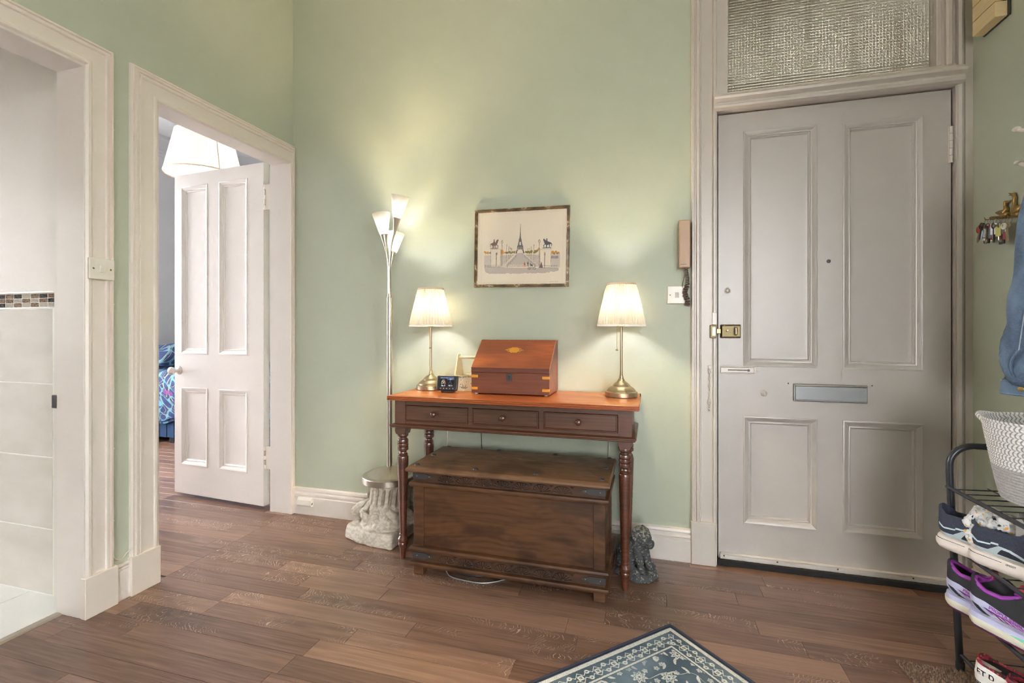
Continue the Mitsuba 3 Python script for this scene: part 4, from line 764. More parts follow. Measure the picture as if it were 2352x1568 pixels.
# ------------------------------------------------------------------ entry phone, switches, socket on the back wall and the left architrave
ip = thing('entry_phone', 'brown wall entry phone with coiled cord beside the front door frame', 'entry phone')
part(ip, 'base', bx(.138, .186, YB - .024, YB - .001, 1.395, 1.608, .003), 'brown_plastic', False)
part(ip, 'handset', hull([(x, y, z) for x, y in ((.1335, YB - .050), (.1815, YB - .050), (.1325, YB - .024), (.1825, YB - .024)) for z in (1.388, 1.612)] + [(x, YB - .056, z) for x in (.136, .179) for z in (1.392, 1.608)]), 'beige_plastic', False)
lt = meshkit.text_mesh('entryphone', .0045, .0004); lt.apply_transform(np.array([[.62, 0, .35, .138], [0, 0, -1, YB - .0561], [0, 1, 0, 1.4015], [0, 0, 0, 1.0]]))
part(ip, 'lettering', cat([ext(LineString([(.1385, 1.4035), (.1415, 1.4055), (.146, 1.4058)]).buffer(.0007), .0006, (0, YB - .0556, 0))] + [ext(sbox(.1435 + .0026 * i, 1.4034, .1455 + .0026 * i, 1.4034 + (.0018 if i % 3 else .0028)), .0006, (0, YB - .0556, 0)) for i in range(8)]), 'ink_dark', False)
th = np.linspace(0, 2 * math.pi * 40, 40 * 12)
s_ = th / th[-1]
cx = .1665 + .006 * np.sin(s_ * 9); rad = .0065 + .004 * np.minimum(1, s_ * 1.8)
cz = np.where(s_ < .25, 1.386 - s_ / .25 * .075, 1.311 - (s_ - .25) / .75 * .098 + .008 * np.sin(s_ * 60))
part(ip, 'coiled_cord', tube(np.c_[cx + rad * np.cos(th), YB - .018 + rad * np.sin(th), cz], .0017, 5), 'cord_brown', True, label='dark coiled cord')
part(ip, 'straight_cord', tube(spline([(.158, YB - .03, 1.39), (.158, YB - .022, 1.35), (.152, YB - .016, 1.325), (.150, YB - .015, 1.30)], 16), .0018, 6), 'cord_brown', True)
def switch(label, o, u, n, w=.086, h=.085):
    """A wall switch plate centred at o, u along the wall, n out of it."""
    t = thing('light_switch', label, 'light switch'); o, u, n = map(np.array, (o, u, n)); M = np.eye(4); M[:3, 0] = u; M[:3, 1] = -n; M[:3, 2] = (0, 0, 1); M[:3, 3] = o
    q = lambda m: (m.apply_transform(M), m)[1]
    part(t, 'plate', q(rbx(-w / 2, w / 2, -.009, .004, -h / 2, h / 2, .003, 8)), 'white_plastic', 30)
    part(t, 'rocker', q(hull([(-.009, -.009, -.0135), (.009, -.009, -.0135), (.009, -.009, .0135), (-.009, -.009, .0135), (-.0085, -.0115, -.013), (.0085, -.0115, -.013), (.0085, -.0155, .013), (-.0085, -.0155, .013)])), 'white_plastic', False)
    for s in (-1, 1): part(t, 'screw', q(lathe([(0, 0), (.0035, 0), (.003, .001), (0, .0012)], 12, (s * .0305, -.009, 0), '-y')), 'bronze_dark', False)
switch('white light switch on the green wall below the entry phone', (.125, YB, 1.2655), (1, 0, 0), (0, -1, 0))
switch('cream light switch on the architrave between the left doorways', (XL + .0215, 1.355, 1.335), (0, 1, 0), (1, 0, 0), .09, .082)
so = thing('phone_socket', 'small white phone socket box on the skirting in the left corner', 'socket')
part(so, 'box', hull([(x, y, z) for x in (-2.012, -1.914) for y, z in ((YB - .020, .052), (YB - .020, .103), (YB - .040, .056), (YB - .043, .064), (YB - .040, .092), (YB - .032, .103))]), 'white_plastic', False)
part(so, 'outlet', bx(-1.9145, -1.9135, YB - .034, YB - .027, .066, .078), 'black_plastic', False)
# thin cable tacked along the architrave
tk = [(XL + .002, 1.412 + .003 * math.sin(z * 9), z) for z in np.linspace(2.19, .22, 34)] + [(XL + .003, 1.420, .175), (XL + .003, 1.440, .164), (XL + .003, 1.462, .178), (XL + .02, 1.476, .196)]
tkc = thing('thin_cable', 'thin cream cable tacked down the strip of green wall between the left doorways', 'cable')
part(tkc, 'wire', tube(spline(tk, 140), .0022, 6), 'white_trim', True)
for z in (.33, .62, .86, 1.2, 1.55, 1.9): part(tkc, 'clip', bx(XL, XL + .006, 1.407, 1.417, z, z + .004, .0008), 'white_plastic', False)

# ------------------------------------------------------------------ carved stone capital under the floor lamp
sc_ = thing('stone_capital', 'pale carved stone capital fragment with leaves and flutes, floor lamp standing on it', 'stone carving')
def rough(m, amp, freq, sub=None, seed=0):
    if sub: m = man(tom(m).refine_to_length(sub))
    n = m.vertex_normals; m.vertices = m.vertices + n * ((meshkit.fbm(m.vertices * freq, 3, seed) - .5) * 2 * amp)[:, None]
    return m
ab = man(m3.Manifold.batch_hull([m3.Manifold.sphere(.016, 16).translate(p) for p in [(-1.532, 2.200, .0165), (-1.243, 2.134, .0165), (-1.232, 2.385, .0165), (-1.50, 2.39, .0165), (-1.525, 2.205, .062), (-1.243, 2.136, .056), (-1.232, 2.385, .06), (-1.49, 2.39, .06), (-1.42, 2.158, .016), (-1.40, 2.160, .060)]]))
part(sc_, 'plinth', rough(ab, .004, 22, .008), 'pale_stone', True)
sb = man(m3.Manifold.batch_hull([m3.Manifold.sphere(.014, 16).translate(p) for p in [(-1.485, 2.330, .07), (-1.205, 2.330, .07), (-1.485, 2.391, .07), (-1.205, 2.391, .07), (-1.482, 2.332, .255), (-1.482, 2.391, .262), (-1.455, 2.332, .285), (-1.455, 2.391, .29), (-1.205, 2.332, .292), (-1.205, 2.391, .292)]]))
part(sc_, 'back_slab', rough(sb, .003, 30, .009), 'slab_stone', True)
# the fluted bell: a grid in angle and height whose radius carries the slots
na, nh = 260, 110
A, Hh = np.meshgrid(np.linspace(0, 2 * math.pi, na, endpoint=False), np.linspace(0, 1, nh), indexing='xy')
zz = .058 + Hh * .2465
rad = .106 + .036 * np.exp(-((zz - .06) / .07) ** 2) + .012 * np.exp(-((zz - .20) / .05) ** 2) * 0
slot = np.clip(np.cos(A * 18) * 2.4 - .5, 0, 1)
win = 1 / (1 + np.exp(-(zz - .195) / .004)) / (1 + np.exp((zz - .278 - .004 * np.sin(A * 7)) / .003))
rad -= .032 * slot * win
lobes = .5 + .5 * np.cos(A * 10 + .6)
rad += .013 * lobes * np.exp(-((zz - .178) / .020) ** 2) - .020 * (1 - lobes) ** 2 * np.exp(-((zz - .158) / .020) ** 2)
rad += .020 * (meshkit.fbm(np.stack([np.cos(A) * 3, np.sin(A) * 3, zz * 26], -1), 3) - .5) * np.exp(-((zz - .09) / .06) ** 2) * 2
rad += .004 * (meshkit.fbm(np.stack([np.cos(A) * 9, np.sin(A) * 9, zz * 70], -1), 3) - .5)
cxs = -1.352 + .040 * Hh; cys = 2.288 - .020 * Hh
V = np.stack([cxs + rad * np.cos(A), cys + rad * np.sin(A), zz], -1).reshape(-1, 3)
F = []
for i in range(nh - 1):
    j = np.arange(na); a = i * na + j; b = i * na + (j + 1) % na
    F += [np.c_[a, b, b + na], np.c_[a, b + na, a + na]]
V = np.vstack([V, [(-1.312, 2.268, .3045)], [(-1.352, 2.288, .058)]]); j = np.arange(na)
F += [np.c_[(nh - 1) * na + j, (nh - 1) * na + (j + 1) % na, np.full(na, len(V) - 2)], np.c_[(j + 1) % na, j, np.full(na, len(V) - 1)]]
part(sc_, 'bell', tm(V, np.vstack(F)), 'pale_stone', 60)
def leaf(pts, r, seed, holes=()):
    """A curled acanthus piece: a chain of hulls, pierced and roughened."""
    m = m3.Manifold.batch_boolean([m3.Manifold.batch_hull([m3.Manifold.sphere(r[i], 16).translate(pts[i]), m3.Manifold.sphere(r[i + 1], 16).translate(pts[i + 1])]) for i in range(len(pts) - 1)], m3.OpType.Add)
    for p, q_ in holes: m = m - m3.Manifold.sphere(q_, 12).translate(p)
    m = m.refine_to_length(.006); t = man(m); t.merge_vertices(); trimesh.smoothing.filter_taubin(t, iterations=8)
    return rough(rough(t, .005, 60, None, seed), .003, 170, None, seed + 20)
lv = [leaf([(-1.43, 2.20, .175), (-1.475, 2.185, .150), (-1.505, 2.190, .120), (-1.500, 2.205, .085)], [.016, .024, .028, .018], 1, [((-1.47, 2.155, .135), .012), ((-1.515, 2.165, .10), .010)]),
      leaf([(-1.44, 2.165, .118), (-1.425, 2.140, .122), (-1.405, 2.140, .100), (-1.43, 2.150, .078)], [.016, .020, .017, .012], 2, [((-1.415, 2.115, .112), .009)]),
      leaf([(-1.385, 2.145, .112), (-1.352, 2.128, .120), (-1.335, 2.128, .098), (-1.345, 2.140, .070)], [.013, .018, .016, .012], 3, [((-1.35, 2.105, .103), .009)]),
      leaf([(-1.33, 2.155, .150), (-1.28, 2.140, .150), (-1.245, 2.140, .128), (-1.235, 2.150, .085), (-1.27, 2.145, .070)], [.012, .020, .022, .016, .012], 4, [((-1.265, 2.115, .11), .014)]),
      leaf([(-1.325, 2.135, .075), (-1.300, 2.132, .090), (-1.285, 2.136, .130)], [.011, .011, .009], 5),
      leaf([(-1.30, 2.16, .185), (-1.335, 2.148, .152), (-1.375, 2.146, .140)], [.010, .013, .010], 6),
      leaf([(-1.405, 2.165, .190), (-1.42, 2.155, .160), (-1.455, 2.165, .128)], [.009, .013, .013], 7),
      leaf([(-1.235, 2.20, .16), (-1.205, 2.21, .13), (-1.20, 2.22, .09), (-1.225, 2.21, .07)], [.016, .022, .022, .014], 8)]
for m in lv: part(sc_, 'leaf', mv(m, 0, .046, .014), 'pale_stone', True)

# ------------------------------------------------------------------ seated pig figure behind the right table leg
pg = thing('pig_statue', 'dark weathered stone figure of a sitting pig behind the right table leg', 'statue')
fw = np.array([.80, -.60, 0]); sd = np.array([.60, .80, 0]); oc = np.array([-.058, 2.235, 0])
def pp(f, s, z): return tuple(oc + fw * f + sd * s + np.array([0, 0, z]))
base = m3.Manifold.batch_hull([m3.Manifold.sphere(.011, 14).translate(pp(f, s, z)) for f, s, z in [(-.085, 0, .0115), (-.05, .07, .0115), (-.05, -.07, .0115), (.05, .065, .0115), (.05, -.065, .0115), (.085, .03, .0115), (.085, -.03, .0115), (-.08, 0, .022), (-.045, .065, .022), (-.045, -.065, .022), (.048, .06, .022), (.048, -.06, .022), (.08, .025, .022), (.08, -.025, .022)]])
part(pg, 'base', rough(man(base.refine_to_length(.008)), .004, 40), 'cast_stone', True)
B = lambda *q: [(pp(f, s, z), r) for f, s, z, r in q]
body = ell([B((-.045, 0, .075, .058), (-.005, 0, .125, .047)), B((-.005, 0, .125, .047), (.012, 0, .152, .037)),
            B((-.035, .045, .062, .036), (.02, .055, .045, .017)), B((-.035, -.045, .062, .036), (.02, -.055, .045, .017)), B((.02, .055, .045, .017), (.048, .055, .037, .014)), B((.02, -.055, .045, .017), (.048, -.055, .037, .014)),
            B((.022, .024, .125, .022), (.040, .026, .075, .016)), B((.040, .026, .075, .016), (.048, .027, .040, .0135)), B((.048, .027, .04, .0135), (.058, .028, .034, .012)),
            B((.022, -.024, .125, .022), (.040, -.026, .075, .016)), B((.040, -.026, .075, .016), (.048, -.027, .040, .0135)), B((.048, -.027, .04, .0135), (.058, -.028, .034, .012)),
            B((.012, 0, .160, .034), (.022, 0, .186, .034)), B((.020, 0, .184, .037), (.048, 0, .168, .029)), B((.048, 0, .168, .026), (.064, 0, .161, .0215)), B((.03, .02, .168, .018), (.03, -.02, .168, .018)),
            B((-.1, .0, .06, .006), (-.095, .02, .05, .006))], .006, 5)
part(pg, 'body', rough(body, .0022, 90), 'cast_stone', True)
part(pg, 'snout', rough(man((m3.Manifold.batch_hull([m3.Manifold.sphere(.006, 14).translate(pp(f, .0165 * math.cos(a), .159 + .0140 * math.sin(a))) for a in np.linspace(0, 5.6, 9) for f in (.070, .079)]) - m3.Manifold.batch_boolean([m3.Manifold.batch_hull([m3.Manifold.sphere(.0042, 10).translate(pp(.086, s * .0078, z)) for z in (.155, .162)]) for s in (-1, 1)], m3.OpType.Add)).refine_to_length(.005)), .0008, 120), 'cast_stone', True)
for s in (-1, 1):
    er = ell([B((.012, s * .030, .209, .008), (.022, s * .047, .192, .0095)), B((.022, s * .047, .192, .0095), (.040, s * .050, .163, .006))], .005, 3)
    part(pg, 'ear', rough(er, .001, 90), 'cast_stone', True)
    part(pg, 'eye', ico(.0042, pp(.046, s * .0185, .187), 2), 'iron_black', True)

# ------------------------------------------------------------------ rug and door mat
def rug_uv(x, y):                                          # rug frame: u along its left edge, v along its right edge, both from the far corner
    dx, dy = x - .073, y - 1.876; return -(dx + dy) * .70711, (dx - dy) * .70711
def f_rug(p, n, uv):
    u, v = uv.x, uv.y
    e = dr.minimum(u, v); far = dr.maximum(u, v)
    wear = fbm(u * 9, v * 9, 3, 3); grain = noise(u * 420, v * 420)
    navy = mix(lin(66, 78, 86), lin(102, 116, 124), smoothstep(.3, .8, wear) * .8 + .2 * grain)
    cream = mix(lin(196, 194, 188), lin(216, 214, 206), grain)
    def petals(cu, cv, x, y, k, r0, r1, ph):
        dx, dy = x - cu, y - cv
        r = dr.sqrt(dx * dx + dy * dy); a = dr.atan2(dy, dx)
        return r, a, r0 + (r1 - r0) * (.5 + .5 * dr.cos(a * k + ph))
    def field(s, salt, k, lo, hi):
        gx, gy = u / s, v / s; cx, cy = dr.floor(gx), dr.floor(gy)
        jx, jy = cell_rand(cx, cy, salt) * .5 + .25, cell_rand(cx, cy, salt + 1) * .5 + .25
        r, a, R = petals(cx + jx, cy + jy, gx, gy, k, lo, hi, cell_rand(cx, cy, salt + 2) * 6.28)
        ring = dr.select((r < R) & ~((r > R * .55) & (r < R * .68)) & (r > .045), 1.0, 0.0)
        return ring, cell_rand(cx, cy, salt + 3)
    big, keep = field(.086, 1, 8, .20, .31)
    m = dr.select(keep > .38, big, 0.0)
    sml, k2 = field(.041, 11, 5, .17, .25)
    m = dr.maximum(m, dr.select(k2 > .35, sml, 0.0))
    # leaves: short slanted ellipses, and thin scrolls along noise contours
    gx, gy = u / .047 + .5, v / .047 + .3; cx, cy = dr.floor(gx), dr.floor(gy)
    th = cell_rand(cx, cy, 21) * 6.28; dx, dy = gx - cx - .5, gy - cy - .5
    a_, b_ = dx * dr.cos(th) + dy * dr.sin(th), -dx * dr.sin(th) + dy * dr.cos(th)
    b_ = b_ - .5 * a_ * a_
    lf = dr.select((dr.square(a_ / .36) + dr.square(b_ / .10) < 1) & (cell_rand(cx, cy, 25) > .3), 1.0, 0.0)
    m = dr.maximum(m, lf)
    nz = dr.abs(noise(u * 26, v * 26, 5) - .5)
    m = dr.maximum(m, dr.select((nz < .022) & (noise(u * 17, v * 17, 8) > .5), 1.0, 0.0))
    m = dr.select(wear > .72, m * .5, m)
    # border: chain of small boxes and flowers
    s = .034; t = far / s; w = (e - .036) / .052; ct_ = dr.floor(t); ft_ = t - ct_
    odd = ct_ - 2 * dr.floor(ct_ * .5)
    q1 = dr.maximum(dr.abs(ft_ - .5), dr.abs(w - .5) * 1.6); bo = dr.select((q1 < .30) & (q1 > .12) | (q1 < .05), 1.0, 0.0)
    fa = dr.sqrt(dr.square(ft_ - .5) + dr.square((dr.abs(w - .5) - .27) * 1.6)); fo = dr.select((fa < .26) & (fa > .08), 1.0, 0.0)
    dg = dr.select(dr.abs(dr.abs(ft_ - .5) + dr.abs(w - .5) * 1.5 - .62) < .06, 1.0, 0.0)
    bm = dr.maximum(dr.select(odd > .5, bo, fo), dg) * dr.select((w > 0) & (w < 1), 1.0, 0.0)
    inner = e > .100
    c = mix(navy, cream, dr.select(inner, m, bm) * (.75 + .25 * grain))
    line = ((e > .014) & (e < .030)) | ((e > .089) & (e < .096))
    c = dr.select(line, cream * (.8 + .2 * grain), c)
    return dr.select(e < .011, mi.Color3f(lin(44, 48, 60)), c)
mat('rug_pile', mikit.proc(f_rug), 0.95, spec=0.1, bump=lambda p, n, uv: .0008 * noise(uv.x * 420, uv.y * 420), eps=5e-4)
rl, rs = 1.5, .95
g = np.linspace(0, 1, 61); uu, vv = np.meshgrid(g * rl, g * rs, indexing='ij')
hgt = .007 + .0012 * (meshkit.fbm(np.stack([uu * 5, vv * 5, uu * 0], -1), 2) - .5); hgt[[0, -1], :] = hgt[:, [0, -1]] = .0035
wob = .003 * np.sin(uu * 9)
rx = .073 + (-uu + vv) * .70711; ry = 1.876 + (-uu - vv) * .70711
V = np.stack([rx, ry, hgt], -1).reshape(-1, 3); k = 61
ii = np.arange(k * k).reshape(k, k); a, b, c, d = ii[:-1, :-1].ravel(), ii[1:, :-1].ravel(), ii[1:, 1:].ravel(), ii[:-1, 1:].ravel()
Fr = np.vstack([np.c_[a, b, c], np.c_[a, c, d]])
rg = thing('rug', 'blue and cream floral patterned rug with dark edge at the bottom of the photo', 'rug')
part(rg, 'pile', tm(V, Fr), 'rug_pile', True, uv=np.stack([uu, vv], -1).reshape(-1, 2))
edge = np.r_[ii[:, 0], ii[-1, 1:], ii[-2::-1, -1], ii[0, -2:0:-1]]
part(rg, 'bound_edge', tube(np.c_[V[edge][:, :2], np.full(len(edge), .0042)], .004, 6, True), 'rug_edge', True)
# door mat: pile of short fibres on a backing
mt = thing('door_mat', 'brown bristly door mat on the floor beneath the shoe rack', 'door mat')
mx0, my1, mw, md = .782, 1.879, .46, .62
def mpt(a, b): return np.array([mx0 + a * mw + .035 * b, my1 - b * md - .012 * a * 0, 0.0])
quad = [mpt(0, 0), mpt(1, 0), mpt(1, 1), mpt(0, 1)]
part(mt, 'backing', hull([q + (0, 0, z) for q in quad for z in (.0005, .004)]), 'mat_dark', False)
N = 30000; ab_ = npr.rand(N, 2); P0 = mpt(0, 0) + ab_[:, :1] * (mpt(1, 0) - mpt(0, 0)) + ab_[:, 1:] * (mpt(0, 1) - mpt(0, 0)); P0[:, 2] = .003
ang_ = npr.rand(N) * 6.28; tl = npr.uniform(.2, .8, N); hh = npr.uniform(.006, .010, N)
w3 = np.c_[np.cos(ang_), np.sin(ang_), 0 * ang_] * .0009; tip = P0 + np.c_[np.cos(ang_ + 2) * hh * tl, np.sin(ang_ + 2) * hh * tl, hh]
w2 = np.c_[-np.sin(ang_), np.cos(ang_), 0 * ang_] * .0007
V = np.stack([P0 - w3, P0 + w3, P0 + w2, tip], 1).reshape(-1, 3); o4 = np.arange(N)[:, None] * 4
F = np.vstack([o4 + [0, 1, 3], o4 + [1, 2, 3], o4 + [2, 0, 3]])
part(mt, 'fibre', tm(V, F), 'mat_fibre', False, kind='stuff')

# ------------------------------------------------------------------ shoe rack by the right wall
rk = thing('shoe_rack', 'black metal four-tier shoe rack standing against the right wall beside the front door', 'shoe rack')
RY0, RY1, FX, BX, ZT = 1.893, 1.235, .957, 1.232, [.052, .225, .402, .590]
for y in (RY0, RY1):
    xb = lambda z: .966 - .032 * z / .7
    pts = [(.966, y, .004), (.952, y, .3), (.944, y, .48), (.937, y, .64)]
    pts += [(.937 + .065 * (1 - math.cos(a)), y, .660 + .065 * math.sin(a)) for a in np.linspace(.15, math.pi / 2, 8)]
    pts += [(1.10, y, .725), (1.17, y, .725)] + [(1.18 + .06 * math.sin(a), y, .665 + .06 * math.cos(a)) for a in np.linspace(.3, math.pi / 2, 7)] + [(1.24, y, .4), (1.24, y, .004)]
    part(rk, 'end_frame', tube(pts, .0098, 12), 'black_metal', True)
    for x in (.966, 1.24): part(rk, 'foot_cap', lathe([(0, .0005), (.0118, .0005), (.0118, .024), (.0105, .026), (0, .026)], 20, (x, y, 0)), 'black_rubber', 30)
for z in ZT:
    fx = .966 - .045 * z / .7 + .003
    tr = part(rk, 'tier', cat(tube([(fx, RY0, z), (fx, RY1, z)], .0062, 10), tube([(BX, RY0, z + .012), (BX, RY1, z + .012)], .0062, 10)), 'black_metal', True)
    for i in range(13): part(tr, 'wire', tube([(fx, RY0 - .035 - .048 * i, z + .001), (BX, RY0 - .035 - .048 * i, z + .014)], .0019, 6), 'black_metal', True)
    for q_ in (.32, .66): part(tr, 'wire', tube([(fx + (BX - fx) * q_, RY0 - .02, z + .003 + .01 * q_), (fx + (BX - fx) * q_, RY1 + .02, z + .003 + .01 * q_)], .0019, 6), 'black_metal', True)

# ------------------------------------------------------------------ shoes: built toe along +x, heel at the origin, on z = 0
S = m3.Manifold.sphere
def sph(x, y, z, r, sx=1, sy=1, sz=1): return S(r, 28).scale((sx, sy, sz)).translate((x, y, z))
def hul(*a): return m3.Manifold.batch_hull(list(a))
def outline(d=0.0, k=1.0):
    base_ = unary_union([Point(.036, 0).buffer(.034), Polygon([(.036, .034), (.036, -.034), (.12, -.033), (.19, -.046), (.19, .044), (.12, .030)]), Point(.196, -.002).buffer(.046), Point(.240, .004).buffer(.036)]).convex_hull.intersection(Polygon([(-.1, -.1), (.4, -.1), (.4, .1), (-.1, .1)]))
    b = base_.exterior
    return [tuple(b.interpolate(t, normalized=True).coords[0]) for t in np.linspace(0, 1, 65)[:-1]]
OUT = outline()
def sole_mesh(rings, toe_up=.0):
    out = []
    c = (.138, -.001)
    for d, h in rings: out.append(([(c[0] + (x - c[0]) * (1 + d / .138), c[1] + (y - c[1]) * (1 + d / .042)) for x, y in OUT], h))
    o = np.array([0, 0, 0]); m = nest(out, o, (1, 0, 0), (0, 1, 0), True, True)
    n = len(OUT); V = m.vertices.copy()
    bot = tm(np.vstack([V, [[c[0], c[1], rings[0][1]]]]), np.vstack([m.faces, [(len(V), (j + 1) % n, j) for j in range(n)]]))
    x = bot.vertices[:, 0]; bot.vertices[:, 2] += toe_up * np.clip((x - .19) / .09, 0, 1.2) ** 2 + toe_up * .5 * np.clip((.03 - x) / .04, 0, 1.2) ** 2 * (bot.vertices[:, 2] < .03)
    if bot.volume < 0: bot.invert()
    return bot
def runner_body(z0, high=0.0):
    b = hul(sph(.036, 0, z0 + .028, .034), sph(.014 + high * .1, 0, z0 + .082 + high, .014), sph(.03, 0, z0 + .072 + high, .025), sph(.125, 0, z0 + .03, .036), sph(.135, 0, z0 + .070 + high * .9, .026)) + hul(sph(.125, 0, z0 + .03, .036), sph(.135, 0, z0 + .070 + high * .9, .026), sph(.195, -.001, z0 + .016, .044, 1, 1, .75)) + hul(sph(.195, -.001, z0 + .016, .044, 1, 1, .75), sph(.246, .004, z0 + .012, .031, 1, 1, .8))
    cav = hul(sph(.036, 0, z0 + .035, .026), sph(.036, 0, z0 + .14 + high, .026), sph(.118, 0, z0 + .045, .026), sph(.108, 0, z0 + .15 + high, .024))
    dip = hul(*[S(.036, 32).scale((1, .2, 1)).translate((x, y, z0 + .108 + high)) for y in (-.08, .08) for x in (.062, .082)])
    return b, (b - cav - dip).trim_by_plane((0, 0, 1), z0 - .004), cav
def skin(body, poly, side=-1, k=1.02, c=0.0):
    """The part of a slightly swollen body that lies under a polygon drawn on its side (x, z)."""
    pr = m3.Manifold(m3.Mesh(*[np.asarray(a_, t_) for a_, t_ in zip(((lambda t: (t.vertices, t.faces))(ext(poly, .2, (0, 0.0 if side < 0 else .2, 0)))), (np.float32, np.uint32))]))
    return man(body.scale((1.004, k, 1.0)).translate((-.0005, 0, 0)) ^ pr)
def skin_text(body, txt, x, z, hgt, ang=0, k=1.03):
    t = meshkit.text_mesh(txt, hgt, .2, True); t.apply_transform(trimesh.transformations.rotation_matrix(math.radians(ang), (0, 0, 1)))
    t.apply_transform(np.array([[1, 0, 0, x], [0, 0, -1, 0.0], [0, 1, 0, z], [0, 0, 0, 1.0]]))
    ms = [tom(g) for g in t.split(only_watertight=False)]
    b2 = body.scale((1.004, k, 1.0)); out = [man(b2 ^ g) for g in ms]
    return cat([o for o in out if len(o.faces)])
def place(k, x, y, z, yaw):
    M = trimesh.transformations.rotation_matrix(math.radians(yaw), (0, 0, 1)); M[:3, 3] = (x, y, z)
    def q(m): m = m.copy(); m.apply_transform(M); return m
    return q
Pg = lambda *p: Polygon(p)
_cache = {}
def navy_shoe(x, y, z, yaw, label):
    t = thing('running_shoe', label, 'shoe', 'pair of navy running shoes'); q = place(t, x, y, z, yaw)
    if 'n' not in _cache:
        z0 = .040; full, up, cav = runner_body(z0)
        sm_ = sole_mesh([(-.006, 0), (.001, .004), (.006, .012), (.007, .022), (.003, .034), (.000, .040), (-.004, .041)], .010)
        sm_.vertices += 0; so_ = tom(sm_)
        lt_ = skin(full, Pg((-.01, z0 - .01), (.30, z0 - .01), (.30, z0 + .002), (.17, z0 + .008), (.105, z0 + .032), (.078, z0 + .034), (.052, z0 + .014), (.02, z0 + .014), (-.01, z0 + .016)).union(Pg((.01, z0 + .036), (.03, z0 + .026), (.06, z0 + .030), (.06, z0 + .034), (.03, z0 + .031), (.012, z0 + .041))))
        dk = skin(full, Pg((.072, z0 + .008), (.085, z0 + .026), (.102, z0 + .025), (.155, z0 + .004)), k=1.035)
        dot_ = skin(full, Pg((.060, z0 + .034), (.078, z0 + .035), (.078, z0 + .040), (.061, z0 + .039)), k=1.03)
        ln = cat(skin(so_, sbox(-.02, .0318, .088, .0335), k=1.01), skin(so_, sbox(.145, .0315, .25, .0335), k=1.01))
        wd = skin_text(so_, 'GHOST', .097, .0295, .0048, 0, 1.012)
        _cache['n'] = (sm_, man(up), man(cav.trim_by_plane((0, 0, -1), -(z0 + .05)) ^ full.scale((.98, .98, .98))), lt_, dk, dot_, ln, wd)
    sm_, up, cv, lt_, dk, dot_, ln, wd = _cache['n']
    part(t, 'sole', q(sm_), 'shoe_sole', 40); u = part(t, 'upper', q(up), 'shoe_navy', 40)
    part(u, 'overlay', q(lt_), 'shoe_ice', 40); part(u, 'overlay', q(dk), 'shoe_navy_dark', 40); part(u, 'reflector', q(dot_), 'shoe_ice', 40)
    part(t, 'sole_line', q(ln), 'black_plastic', 40); part(t, 'lettering', q(wd), 'black_plastic', False)
    part(t, 'lining', q(cv), 'shoe_navy_dark', 40)
    return t
def rim_tube(z0, high, r):
    """The padded collar: a closed curve along the cut edge of the opening."""
    a = np.linspace(0, 2 * math.pi, 49)[:-1]
    xx = .074 + .060 * np.cos(a); yy = .0275 * np.sin(a)
    zc = z0 + .066 + high + .022 * np.clip((.055 - xx) / .045, 0, 1) ** 1.3 + .020 * np.clip((xx - .09) / .045, 0, 1)
    return tube(np.c_[xx - .004, yy, zc], r, 10, True)
